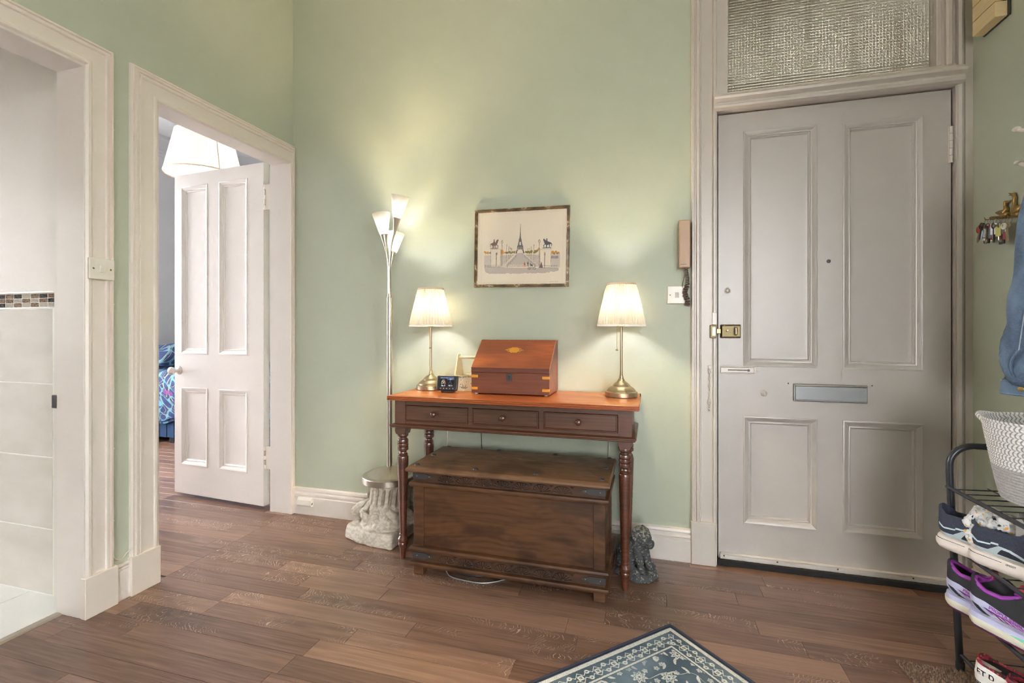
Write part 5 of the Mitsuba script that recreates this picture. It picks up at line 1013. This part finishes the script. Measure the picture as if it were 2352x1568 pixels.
def purple_shoe(x, y, z, yaw, label):
    t = thing('running_shoe', label, 'shoe', 'pair of purple and lilac running shoes'); q = place(t, x, y, z, yaw)
    if 'p' not in _cache:
        z0 = .044; full, up, cav = runner_body(z0, .006)
        sm_ = sole_mesh([(-.010, 0), (-.002, .004), (.003, .014), (.004, .026), (.001, .036), (.000, .044), (-.004, .045)], .014)
        so_ = tom(sm_)
        lil = skin(full, Pg((-.02, z0 - .012), (.3, z0 - .012), (.3, z0 + .002), (.17, z0 + .012), (.05, z0 + .042), (-.02, z0 + .046)))
        lil2 = skin(so_, Pg((-.03, .030), (.10, .030), (.19, .038), (.30, .036), (.30, .046), (-.03, .046)), k=1.012)
        tri = skin(full, Pg((.048, z0 + .026), (.21, z0 + .002), (.085, z0 + .004)), k=1.03)
        bk = skin(full, Pg((.018, z0 + .028), (.036, z0 + .024), (.062, z0 - .002), (.045, z0 - .002)), k=1.035)
        hat = cat([skin(full, Pg((.078 + .014 * i, z0 + .006), (.084 + .014 * i, z0 + .006), (.073 + .014 * i, z0 + .017 - .0012 * i), (.067 + .014 * i, z0 + .018 - .0012 * i)), k=1.04) for i in range(6)])
        mint = skin(so_, Pg((.11, .030), (.16, .036), (.235, .036), (.235, .022), (.17, .024)), k=1.02)
        wd = skin_text(full, 'PROPULSION', .060, z0 + .028, .0085, -11, 1.045)
        wd2 = skin_text(so_, 'MAXCUSHION', .165, .0275, .0042, 0, 1.03)
        pt = sole_mesh([(-.013, -.001), (-.006, -.001), (.000, .004), (.001, .007), (-.004, .0075)], .014)
        _cache['p'] = (sm_, man(up), man(cav.trim_by_plane((0, 0, -1), -(z0 + .045)) ^ full.scale((.98, .98, .98))), lil, lil2, tri, bk, hat, mint, wd, wd2, pt, rim_tube(z0, .004, .0058))
    sm_, up, cv, lil, lil2, tri, bk, hat, mint, wd, wd2, pt, rim = _cache['p']
    so = part(t, 'sole', q(sm_), 'shoe_cream', 40); part(so, 'tread', q(pt), 'shoe_plum', 40); part(so, 'sole_rim', q(lil2), 'shoe_lilac', 40); part(so, 'insert', q(mint), 'shoe_mint', 40); part(so, 'lettering', q(wd2), 'shoe_navy_dark', False)
    u = part(t, 'upper', q(up), 'shoe_black', 40); part(u, 'overlay', q(lil), 'shoe_lilac', 40); part(u, 'overlay', q(tri), 'shoe_purple', 40); part(u, 'overlay', q(bk), 'shoe_black', 40); part(u, 'stripes', q(hat), 'shoe_cream', 40); part(u, 'lettering', q(wd), 'shoe_purple', False)
    part(t, 'collar', q(rim), 'shoe_purple', True, label='bright purple padded collar'); part(t, 'lining', q(cv), 'shoe_plum', 40)
    part(t, 'tongue', q(man(hul(sph(.128, 0, z0_p + .070, .014, .4, 1.2, 1), sph(.118, 0, z0_p + .108, .010, .5, 1.3, 1)))), 'shoe_coral', 40)
z0_p = .044
def slip_on(x, y, z, yaw, label):
    t = thing('slip_on_shoe', label, 'shoe', 'pair of black and white slip-on shoes'); q = place(t, x, y, z, yaw)
    if 's' not in _cache:
        z0 = .030
        full = hul(sph(.036, 0, z0 + .01, .034), sph(.030, 0, z0 + .034, .026), sph(.13, 0, z0 + .01, .036), sph(.14, 0, z0 + .030, .028)) + hul(sph(.13, 0, z0 + .01, .036), sph(.14, 0, z0 + .030, .028), sph(.195, -.001, z0 + .006, .044, 1, 1, .75)) + hul(sph(.195, -.001, z0 + .006, .044, 1, 1, .75), sph(.246, .004, z0 + .004, .031, 1, 1, .75))
        cav = hul(sph(.036, 0, z0 + .010, .027), sph(.034, 0, z0 + .12, .027), sph(.128, 0, z0 + .016, .028), sph(.122, 0, z0 + .12, .024))
        up = (full - cav).trim_by_plane((0, 0, 1), z0 - .004)
        sm_ = sole_mesh([(-.003, 0), (.001, .002), (.002, .016), (.002, .034), (-.001, .036), (-.006, .036)], .004); so_ = tom(sm_)
        st = cat(skin(so_, sbox(-.02, .004, .30, .008), k=1.012), skin(so_, sbox(-.02, .010, .30, .0125), k=1.012))
        wd = skin_text(full, 'ET D', .014, z0 + .004, .0145, 0, 1.045)
        cvs = skin(full, Pg((-.02, z0 - .01), (.30, z0 - .01), (.30, z0 + .012), (.12, z0 + .022), (.04, z0 + .030), (-.02, z0 + .034)), k=1.025)
        _cache['s'] = (sm_, man(up), man(cav.trim_by_plane((0, 0, -1), -(z0 + .028)) ^ full.scale((.98, .98, .98))), st, wd, cvs)
    sm_, up, cv, st, wd, cvs = _cache['s']
    so = part(t, 'sole', q(sm_), 'shoe_white', 40); part(so, 'stripe', q(st), 'shoe_black', 40); u = part(t, 'upper', q(up), 'shoe_plaid', 40, label='red and black checked cloth collar'); part(u, 'canvas', q(cvs), 'shoe_white', 40); part(u, 'lettering', q(wd), 'shoe_black', False)
    part(t, 'lining', q(cv), 'shoe_black', 40)
def grey_shoe(x, y, z, yaw, label, high):
    t = thing('grey_shoe', label, 'shoe', 'pair of grey suede shoes'); q = place(t, x, y, z, yaw)
    z0 = .026; full, up, cav = runner_body(z0, high)
    part(t, 'sole', q(sole_mesh([(-.003, 0), (.001, .002), (.002, .02), (.001, .027), (-.005, .027)], .004)), 'shoe_taupe', 40)
    u = part(t, 'upper', q(man(up)), 'shoe_grey', 40)
    part(u, 'panel', q(skin(full, Pg((.055, z0 + .02), (.09, z0 + .055), (.16, z0 + .04), (.17, z0 + .01)), k=1.03)), 'shoe_greydark', 40)
    part(t, 'lining', q(man(cav.trim_by_plane((0, 0, -1), -(z0 + .05)) ^ full.scale((.98, .98, .98)))), 'shoe_black', 40)
YW = -54
navy_shoe(.898, 1.868, ZT[2] + .0085, YW, 'navy and white running shoe farther from the camera, its heel beside the corner post')
navy_shoe(.936, 1.778, ZT[2] + .0085, YW, 'navy and white running shoe with pale sole, nearer the camera under the floral cloth')
grey_shoe(1.000, 1.708, ZT[2] + .0095, YW, 'tall grey suede shoe beside the navy pair on the rack', .055)
grey_shoe(.985, 1.625, ZT[2] + .0095, YW, 'low grey suede shoe at the right edge of the photo on the rack', .0)
purple_shoe(.912, 1.850, ZT[1] + .0095, YW - 4, 'black and lilac running shoe with purple collar, the farther of its pair')
purple_shoe(.925, 1.758, ZT[1] + .0095, YW - 4, 'black and lilac running shoe with purple collar and lettering, the nearer of its pair')
slip_on(.938, 1.762, ZT[0] + .0085, YW, 'white slip-on shoe with checked red collar on the lowest tier, farther of its pair')
slip_on(.962, 1.682, ZT[0] + .0085, YW, 'white slip-on shoe with checked red collar on the lowest tier, nearer of its pair')
# crumpled floral cloth lying over the navy shoes
c0_ = m3.Manifold.batch_hull([S(.03, 24).translate(p) for p in [(.955, 1.815, .52), (1.01, 1.775, .535), (.985, 1.83, .545), (1.04, 1.79, .525)]]) + m3.Manifold.batch_hull([S(.022, 24).translate(p) for p in [(.950, 1.812, .50), (.960, 1.800, .555), (.945, 1.805, .49)]])
cm = man(c0_.translate((-.004, -.032, -.014)).refine_to_length(.004)); cm.merge_vertices(); n_ = cm.vertex_normals
fb = meshkit.fbm(cm.vertices * [42, 42, 30], 4, 3); cm.vertices += n_ * ((1 - np.abs(2 * fb - 1)) * .030 - .022)[:, None]
single('floral_cloth', cm, 'cloth_print', 'crumpled white cloth with blue and yellow flowers lying on the navy shoes', 'cloth', smooth=True)
# woven basket on the top tier
bk_ = thing('rope_basket', 'white and grey woven rope basket on the top tier of the shoe rack', 'basket')
bc = (1.105, 1.715); z0 = ZT[3] + .016
nr, na2 = 26, 72
V, F = [], []
rows = []
for i in range(nr):
    t_ = i / (nr - 1); r = .118 + .040 * t_ ** .85; z = z0 + .006 + .218 * t_
    for dz, dr_ in ((-.0042, -.0016), (-.0025, .0012), (0, .0022), (.0025, .0012)): rows.append((r + dr_, z + dz))
rows = [(0.0, z0), (.10, z0 + .0005)] + rows + [(.1625, z0 + .232), (.160, z0 + .236), (.155, z0 + .234)] + [(.118 + .040 * (i / 9) ** .85 - .006, z0 + .01 + .218 * i / 9) for i in range(9, -1, -1)] + [(0.0, z0 + .008)]
part(bk_, 'body', lathe(rows, na2, (bc[0], bc[1], 0)), 'basket_rope', 30)
hd = np.array([[bc[0] + (.150 + .022 * math.sin(t_ * math.pi)) * math.cos(2.28 + .9 * (t_ - .5)), bc[1] + (.150 + .022 * math.sin(t_ * math.pi)) * math.sin(2.28 + .9 * (t_ - .5)), z0 + .222 + .012 * math.sin(t_ * math.pi)] for t_ in np.linspace(0, 1, 16)])
part(bk_, 'handle', tube(hd, .0075, 10), 'basket_rope', True)

# ------------------------------------------------------------------ denim jacket hanging on a coat hook
jk = thing('denim_jacket', 'blue denim jacket hanging on the green wall above the shoe rack', 'jacket')
cl = spline([(1.195, 1.80, 1.66), (1.195, 1.855, 1.52), (1.193, 1.905, 1.30), (1.192, 1.955, 1.08), (1.192, 1.985, .93)], 46)
rr = np.interp(np.linspace(0, 1, 46), [0, .3, .7, .93, 1], [.070, .075, .070, .064, .052])
sl_ = tube(cl, rr, 40)
nv = sl_.vertex_normals; vv_ = sl_.vertices
fold = .008 * np.sin(vv_[:, 2] * 26 + 3 * np.sin(vv_[:, 1] * 30)) * (.3 + np.exp(-((vv_[:, 2] - .98) / .12) ** 2)) + .012 * (meshkit.fbm(vv_ * [9, 9, 5], 3, 5) - .5)
sl_.vertices = vv_ + nv * fold[:, None]
part(jk, 'sleeve', sl_, 'denim', True)
cuff = nest([([(1.192 + (r) * math.cos(a) * .92, 1.990 + r * math.sin(a) + .012 * (z - .925) / -.05, z) for a in np.linspace(0, 2 * math.pi, 41)[:-1]], 0) for z, r in ()] or [([(0, 0)] * 3, 0), ([(0, 0)] * 3, 0)], (0, 0, 0), (1, 0, 0), (0, 1, 0))
cz_ = [(.936, .050), (.932, .056), (.925, .0575), (.888, .0585), (.884, .057), (.884, .053), (.925, .050)]
cv_ = np.array([[1.192 + r * math.cos(a), 1.986 + .15 * (.936 - z) + r * 1.05 * math.sin(a), z] for z, r in cz_ for a in np.linspace(0, 2 * math.pi, 41)[:-1]]); k = 40
part(jk, 'cuff', tm(cv_, [f for i in range(len(cz_) - 1) for j in range(k) for f in ((i * k + j, (i + 1) * k + j, (i + 1) * k + (j + 1) % k), (i * k + j, (i + 1) * k + (j + 1) % k, i * k + (j + 1) % k))]), 'denim', 40)
def on_sleeve(t, a, off=.0012):
    i = t * 45; p = np.array([np.interp(i, np.arange(46), cl[:, j]) for j in range(3)]); r = np.interp(i, np.arange(46), rr)
    return p + np.array([math.cos(a), math.sin(a), 0]) * (r + off)
sv = np.array([on_sleeve(t_, 3.80 - .02 * t_, .005) for t_ in np.linspace(.02, .86, 40)])
part(jk, 'seam', tube(sv, .0016, 6), 'denim_thread', True)
part(jk, 'placket', tube(spline([on_sleeve(.86, 3.78, .003), on_sleeve(.90, 3.60, .005), on_sleeve(.95, 3.58, .006), on_sleeve(.98, 3.75, .008)], 14), .0045, 8), 'denim', True)
for z in (.931, .889): part(jk, 'stitch', tube([(1.192 + .0592 * math.cos(a), 1.986 + .15 * (.936 - z) + .0622 * math.sin(a), z) for a in np.linspace(2.4, 5.4, 30)], .0009, 5), 'denim_thread', True)
part(jk, 'button', along(lathe([(0, 0), (.008, 0), (.0075, .003), (.004, .004), (0, .004)], 20), (1.192 + .059 * math.cos(4.0), 1.991 + .061 * math.sin(4.0), .908), (1.192 + .2 * math.cos(4.0), 1.991 + .2 * math.sin(4.0), .908)), 'gold_cast', 30)
body = ell([[((1.20, 1.78, 1.62), .06), ((1.20, 1.55, 1.62), .06), ((1.205, 1.80, 1.02), .055), ((1.205, 1.52, 1.02), .055)]], .03, 2)
part(jk, 'torso', rough(body, .012, 9), 'denim', True)
part(jk, 'collar', rough(ell([[((1.205, 1.72, 1.68), .035), ((1.205, 1.60, 1.68), .035), ((1.19, 1.66, 1.70), .03)]], .02, 2), .004, 20), 'denim', True)
# the coat hook behind it
chk = thing('coat_hook', 'white-tipped double coat hook on the right wall above the denim jacket', 'hook')
part(chk, 'plate', bx(1.272, 1.28, 1.92, 1.96, 1.60, 1.83, .003), 'white_gloss', False)
part(chk, 'prong', tube(spline([(1.272, 1.94, 1.80), (1.235, 1.965, 1.775), (1.205, 2.01, 1.765), (1.198, 2.035, 1.778)], 20), np.linspace(.009, .006, 20), 10), 'white_gloss', True)
part(chk, 'prong', tube(spline([(1.272, 1.94, 1.67), (1.235, 1.960, 1.645), (1.205, 2.00, 1.645), (1.198, 2.026, 1.662)], 20), np.linspace(.009, .006, 20), 10), 'white_gloss', True)
for y, z in ((2.038, 1.780), (2.029, 1.664)): part(chk, 'tip', ico(.0115, (1.197, y, z), 2, (1, 1.15, .7)), 'white_plastic', True)

# ------------------------------------------------------------------ brass geese key holder and the keys on it
kh = thing('key_holder', 'brass key rack shaped as two geese on the right wall beside the front door frame', 'key holder')
def K(zx, zy):
    px, py = 2220 + zx / 11.2, 430 + zy / 11.2
    return (-(2.281 - (px - 2283) * .00232), 1.547 - ((py - 489) + .339 * (px - 2283)) * .00164)
def relief(pts, h, x=1.279):
    p = Polygon([K(*q_) for q_ in pts]).buffer(.0012).buffer(-.0006)
    return cat(ext(p, h * .6, (x, 0, 0), (0, -1, 0), (0, 0, 1)), ext(p.buffer(-.0022), h * .25, (x - h * .6, 0, 0), (0, -1, 0), (0, 0, 1)), ext(p.buffer(-.0045), h * .15, (x - h * .85, 0, 0), (0, -1, 0), (0, 0, 1)))
def goose(chain, r):
    """Relief body: a hull chain through outline points (drawn on the wall), flattened against it."""
    pt = [(1.273, -K(*c)[0], K(*c)[1]) for c in chain]
    return ell([[(pt[i], r[i]), (pt[i + 1], r[i + 1])] for i in range(len(pt) - 1)], .003, 3)
part(kh, 'small_goose', cat(goose([(985, 385), (975, 480), (1010, 570), (960, 650)], [.0065, .0052, .0085, .0115]), goose([(735, 655), (830, 650), (930, 650), (1020, 690), (900, 740)], [.0025, .0085, .0115, .009, .0105]), goose([(1010, 380), (1060, 375), (1120, 335)], [.0052, .0035, .0018])), 'gold_cast', True)
part(kh, 'large_goose', cat(goose([(1180, 195), (1215, 260), (1205, 400), (1200, 480), (1240, 600)], [.0068, .0055, .006, .0085, .0135]), goose([(1240, 610), (1330, 560), (1400, 440)], [.0135, .0125, .004]), goose([(1240, 620), (1180, 680), (1300, 680)], [.0125, .009, .011]), goose([(1165, 190), (1070, 160)], [.0042, .0016]), goose([(1150, 205), (1075, 215)], [.0028, .0014])), 'gold_cast', True)
part(kh, 'rail', relief([(560, 760), (1400, 690), (1400, 745), (560, 815)], .006), 'gold_cast', 30)
hooks = [(640, 800), (780, 790), (950, 775), (1095, 755), (1250, 735)]
for hx_ in hooks:
    u0, z_ = K(*hx_); y_ = -u0
    part(kh, 'hook', tube(spline([(1.274, y_, z_ + .004), (1.262, y_, z_ - .004), (1.252, y_, z_ - .004), (1.248, y_, z_ + .005)], 12), .0014, 6), 'gold_cast', True)
def key_blade(L=.05, w=.007, head=.011): return unary_union([Point(0, -head).buffer(head).difference(Point(0, -head * .55).buffer(head * .3)), Polygon([(-w / 2, -head * 1.8), (w / 2, -head * 1.8), (w / 2, -head * 1.8 - L), (0, -head * 1.8 - L - .003), (-w / 2, -head * 1.8 - L)] ), *[sbox(w / 2 - .0005, -head * 1.8 - L + .004 + .006 * i, w / 2 + .0012, -head * 1.8 - L + .0075 + .006 * i) for i in range(4)]])
def mv_poly(p): return __import__('shapely').affinity.translate(p, 0, -.036)
def bunch(i, label, items):
    u0, z_ = K(*hooks[i]); y_ = -u0
    t = thing('key_bunch', label, 'keys', 'bunches of keys on the geese rack')
    part(t, 'ring', mv(rot(link((0, 0, 0), .010, .010, 90, .0011), 0), 1.254, y_, z_ - .013), 'steel_keys', True)
    for j, (nm, poly, th_, m_, ang_, dx, dy, tw) in enumerate(items):
        mesh = ext(poly, th_, (0, 0, 0), (0, -1, 0), (0, 0, 1)); mesh = rot(mesh, tw, (0, 0, 1)); mesh = rot(mesh, ang_, (1, 0, 0)); part(t, nm, mv(mesh, 1.254 - dx, y_ + dy, z_ - .020), m_, False)
kb1, kb2 = key_blade(), key_blade(.042, .006, .010)
heart = Point(0, -.018).buffer(.013).union(Polygon([(-.012, -.016), (.012, -.016), (.004, .004), (-.004, .004)])).union(Point(.006, -.032).buffer(.006))
fob = sbox(-.011, -.052, .011, -.004).buffer(.002); tag_ = sbox(-.010, -.062, .010, -.006).buffer(.001)
sml = lambda p, f: __import__('shapely').affinity.scale(p, f, f, origin=(0, 0))
ks = lambda *v: [('key', kb1 if i % 2 else kb2, .002, 'brass_antique' if i % 3 == 1 else 'steel_keys', a_, .006 + .0045 * i, o_, 35 + 25 * i) for i, (a_, o_) in enumerate(v)]
bunch(0, 'keys with a red and black tag at the left end of the geese rack', [('tag', sml(heart, 1.15).buffer(.002), .004, 'black_plastic', 24, .004, .014, 15), ('tag_face', sml(heart, 1.1).buffer(-.002), .001, 'red_plastic', 24, .0085, .014, 15), ('fob', sbox(-.006, -.075, .012, -.02).buffer(.002), .005, 'black_plastic', 6, .001, -.012, 10)] + ks((27, .014), (22, .006), (16, -.002)))
bunch(1, 'steel keys with a pale blue tag, second from the left on the geese rack', [('tag', sml(tag_, .8), .003, 'tag_grey', 12, .010, .004, 30), ('tag', sbox(-.003, -.054, .003, -.022), .003, 'pale_blue', 17, .016, .010, 20)] + ks((16, .010), (9, .002), (5, -.006)))
bunch(2, 'keys with clear tags and a red tag in the middle of the geese rack', [('tag', sml(tag_, .85), .004, 'tag_grey', 6, .012, .006, 20), ('tag', sml(fob, .8), .004, 'tag_grey', 0, .016, -.010, 30), ('bead', Point(0, -.006).buffer(.004), .006, 'red_plastic', 0, .018, .006, 0), ('tag', mv_poly(sml(heart, .8)), .003, 'red_plastic', 5, .010, .004, 10)] + ks((8, .012), (2, .004), (-2, -.006), (0, -.010)))
bunch(3, 'keys with a yellow-green tag, fourth from the left on the geese rack', [('tag', sml(tag_, .8), .003, 'tag_lime', -6, .018, -.002, 25), ('tag', sml(fob, .8), .004, 'tag_grey', -2, .010, -.012, 40), ('bead', Point(0, -.010).buffer(.0055), .008, 'steel_keys', 0, .020, .004, 0), ('fob', sbox(-.012, -.076, .008, -.05).buffer(.002), .004, 'black_plastic', -2, .002, .002, 5)] + ks((2, .010), (-4, .002), (-6, -.006)))
bunch(4, 'keys with white and dark red tags beside the denim sleeve', [('tag', sml(Point(0, -.018).buffer(.016), .75), .003, 'white_plastic', -6, .016, .002, 10), ('tag', sbox(-.007, -.060, .007, -.034).buffer(.001), .004, 'dark_red', -3, .006, .012, 20)] + ks((-2, .008), (-6, .0)))

# ------------------------------------------------------------------ wooden box of boards high on the right wall
wb_ = thing('wall_chime_box', 'pale wooden board box on black backing, high on the right wall by the front door', 'wall box')
part(wb_, 'backing', bx(1.274, 1.281, 2.205, 2.352, 2.262, 2.62, .001), 'black_plastic', False)
for i in range(5):
    z_ = 2.264 + .0585 * i; part(wb_, 'board', bx(1.236, 1.274 if i % 2 == 0 else 1.262, 2.214, 2.345, z_, z_ + .0560, .0012), 'pale_board', False)

# ------------------------------------------------------------------ bedroom: bed and pendant shade glimpsed through the doorway
bd = thing('bed', 'bed with blue floral cover glimpsed behind the open bedroom door', 'bed')
part(bd, 'mattress', rbx(-5.15, -3.25, 3.56, 5.0, .30, .58, .05), 'white_plastic', 30)
part(bd, 'valance', cat(*[bx(-5.12 + .047 * i, -5.12 + .047 * (i + 1), 3.555 + .006 * (i % 2), 3.60, .055, .34) for i in range(40)], bx(-3.29, -3.24, 3.56, 5.0, .055, .34)), 'valance_blue', False)
for x, y in ((-5.0, 3.66), (-4.46, 3.60), (-3.35, 3.66), (-3.35, 4.9), (-5.0, 4.9)): part(bd, 'leg', bx(x - .03, x + .03, y - .03, y + .03, .001, .30), 'black_plastic', False)
g1, g2 = np.meshgrid(np.linspace(-4.95, -3.2, 60), np.linspace(0, 1, 50), indexing='ij')
yy = np.where(g2 < .28, 3.50 - .02 * np.sin(g2 * 9), 3.50 + (g2 - .28) / .72 * 1.5); zz = np.where(g2 < .28, .24 + g2 / .28 * .44, .68 + .02 * np.sin((g2 - .28) * 12))
b_ = meshkit.fbm(np.stack([g1 * 3, yy * 3, zz * 3], -1), 3, 2) - .5
yy = yy - .06 * b_ * (g2 < .3) - .03 * np.exp(-((g2 - .22) / .06) ** 2); zz = zz + .08 * b_ * (g2 > .1) + .02 * np.sin(g1 * 17) * (g2 < .1)
V = np.stack([g1, yy, zz], -1).reshape(-1, 3); ii = np.arange(3000).reshape(60, 50); a, b, c, d = ii[:-1, :-1].ravel(), ii[1:, :-1].ravel(), ii[1:, 1:].ravel(), ii[:-1, 1:].ravel()
n_ = len(V); off = V + np.array([0, .02, -.03]); F = np.vstack([np.c_[a, b, c], np.c_[a, c, d]])
part(bd, 'duvet', tm(np.vstack([V, off]), np.vstack([F, F[:, ::-1] + n_])), 'duvet_print', True, uv=np.r_[np.stack([g1, g2 * 2.1], -1).reshape(-1, 2), np.stack([g1, g2 * 2.1], -1).reshape(-1, 2)])
for y, lab in ((3.85, 'nearer'), (4.55, 'farther')):
    m = ell([[((-4.92, y - .26, .85), .07), ((-4.92, y + .26, .85), .07), ((-4.60, y - .24, .80), .065), ((-4.60, y + .24, .80), .065), ((-4.76, y, .86), .10)]], .03, 3)
    single('pillow', rough(m, .01, 9), 'duvet_print', f'blue floral pillow, the {lab} one at the head of the bed', 'pillow', smooth=True, uv=None)
part(bd, 'headboard', rbx(-5.195, -5.13, 3.5, 5.05, .02, .72, .02), 'valance_blue', 30)
pn = thing('pendant_lamp', 'large white fabric pendant shade in the bedroom above the open door', 'lamp')
cx_, cy_ = -3.66, 3.22
sh = part(pn, 'shade', lathe([(.292, 2.415), (.215, 2.765)], 72, (cx_, cy_, 0)), 'shade_white', True)
part(sh, 'rim', cat(*[lathe([(r - .003, z), (r + .0015, z), (r + .0015, z + .008), (r - .003, z + .008), (r - .003, z)], 72, (cx_, cy_, 0)) for r, z in ((.292, 2.412), (.215, 2.760))]), 'shade_trim', 30)
part(sh, 'seam', tube([(cx_ + .2935 * math.cos(-.35), cy_ + .2935 * math.sin(-.35), 2.415), (cx_ + .2165 * math.cos(-.35), cy_ + .2165 * math.sin(-.35), 2.765)], .003, 6), 'shade_trim', True)
part(pn, 'cord', lathe([(0, 2.62), (.004, 2.62), (.004, 3.198), (0, 3.198)], 10, (cx_, cy_, 0)), 'white_plastic', True)
part(pn, 'holder', lathe([(0, 2.56), (.02, 2.56), (.02, 2.64), (0, 2.64)], 16, (cx_, cy_, 0)), 'white_plastic', 30)
lamp_bulb(pn, ico(.035, (cx_, cy_, 2.52), 3), BED_L)
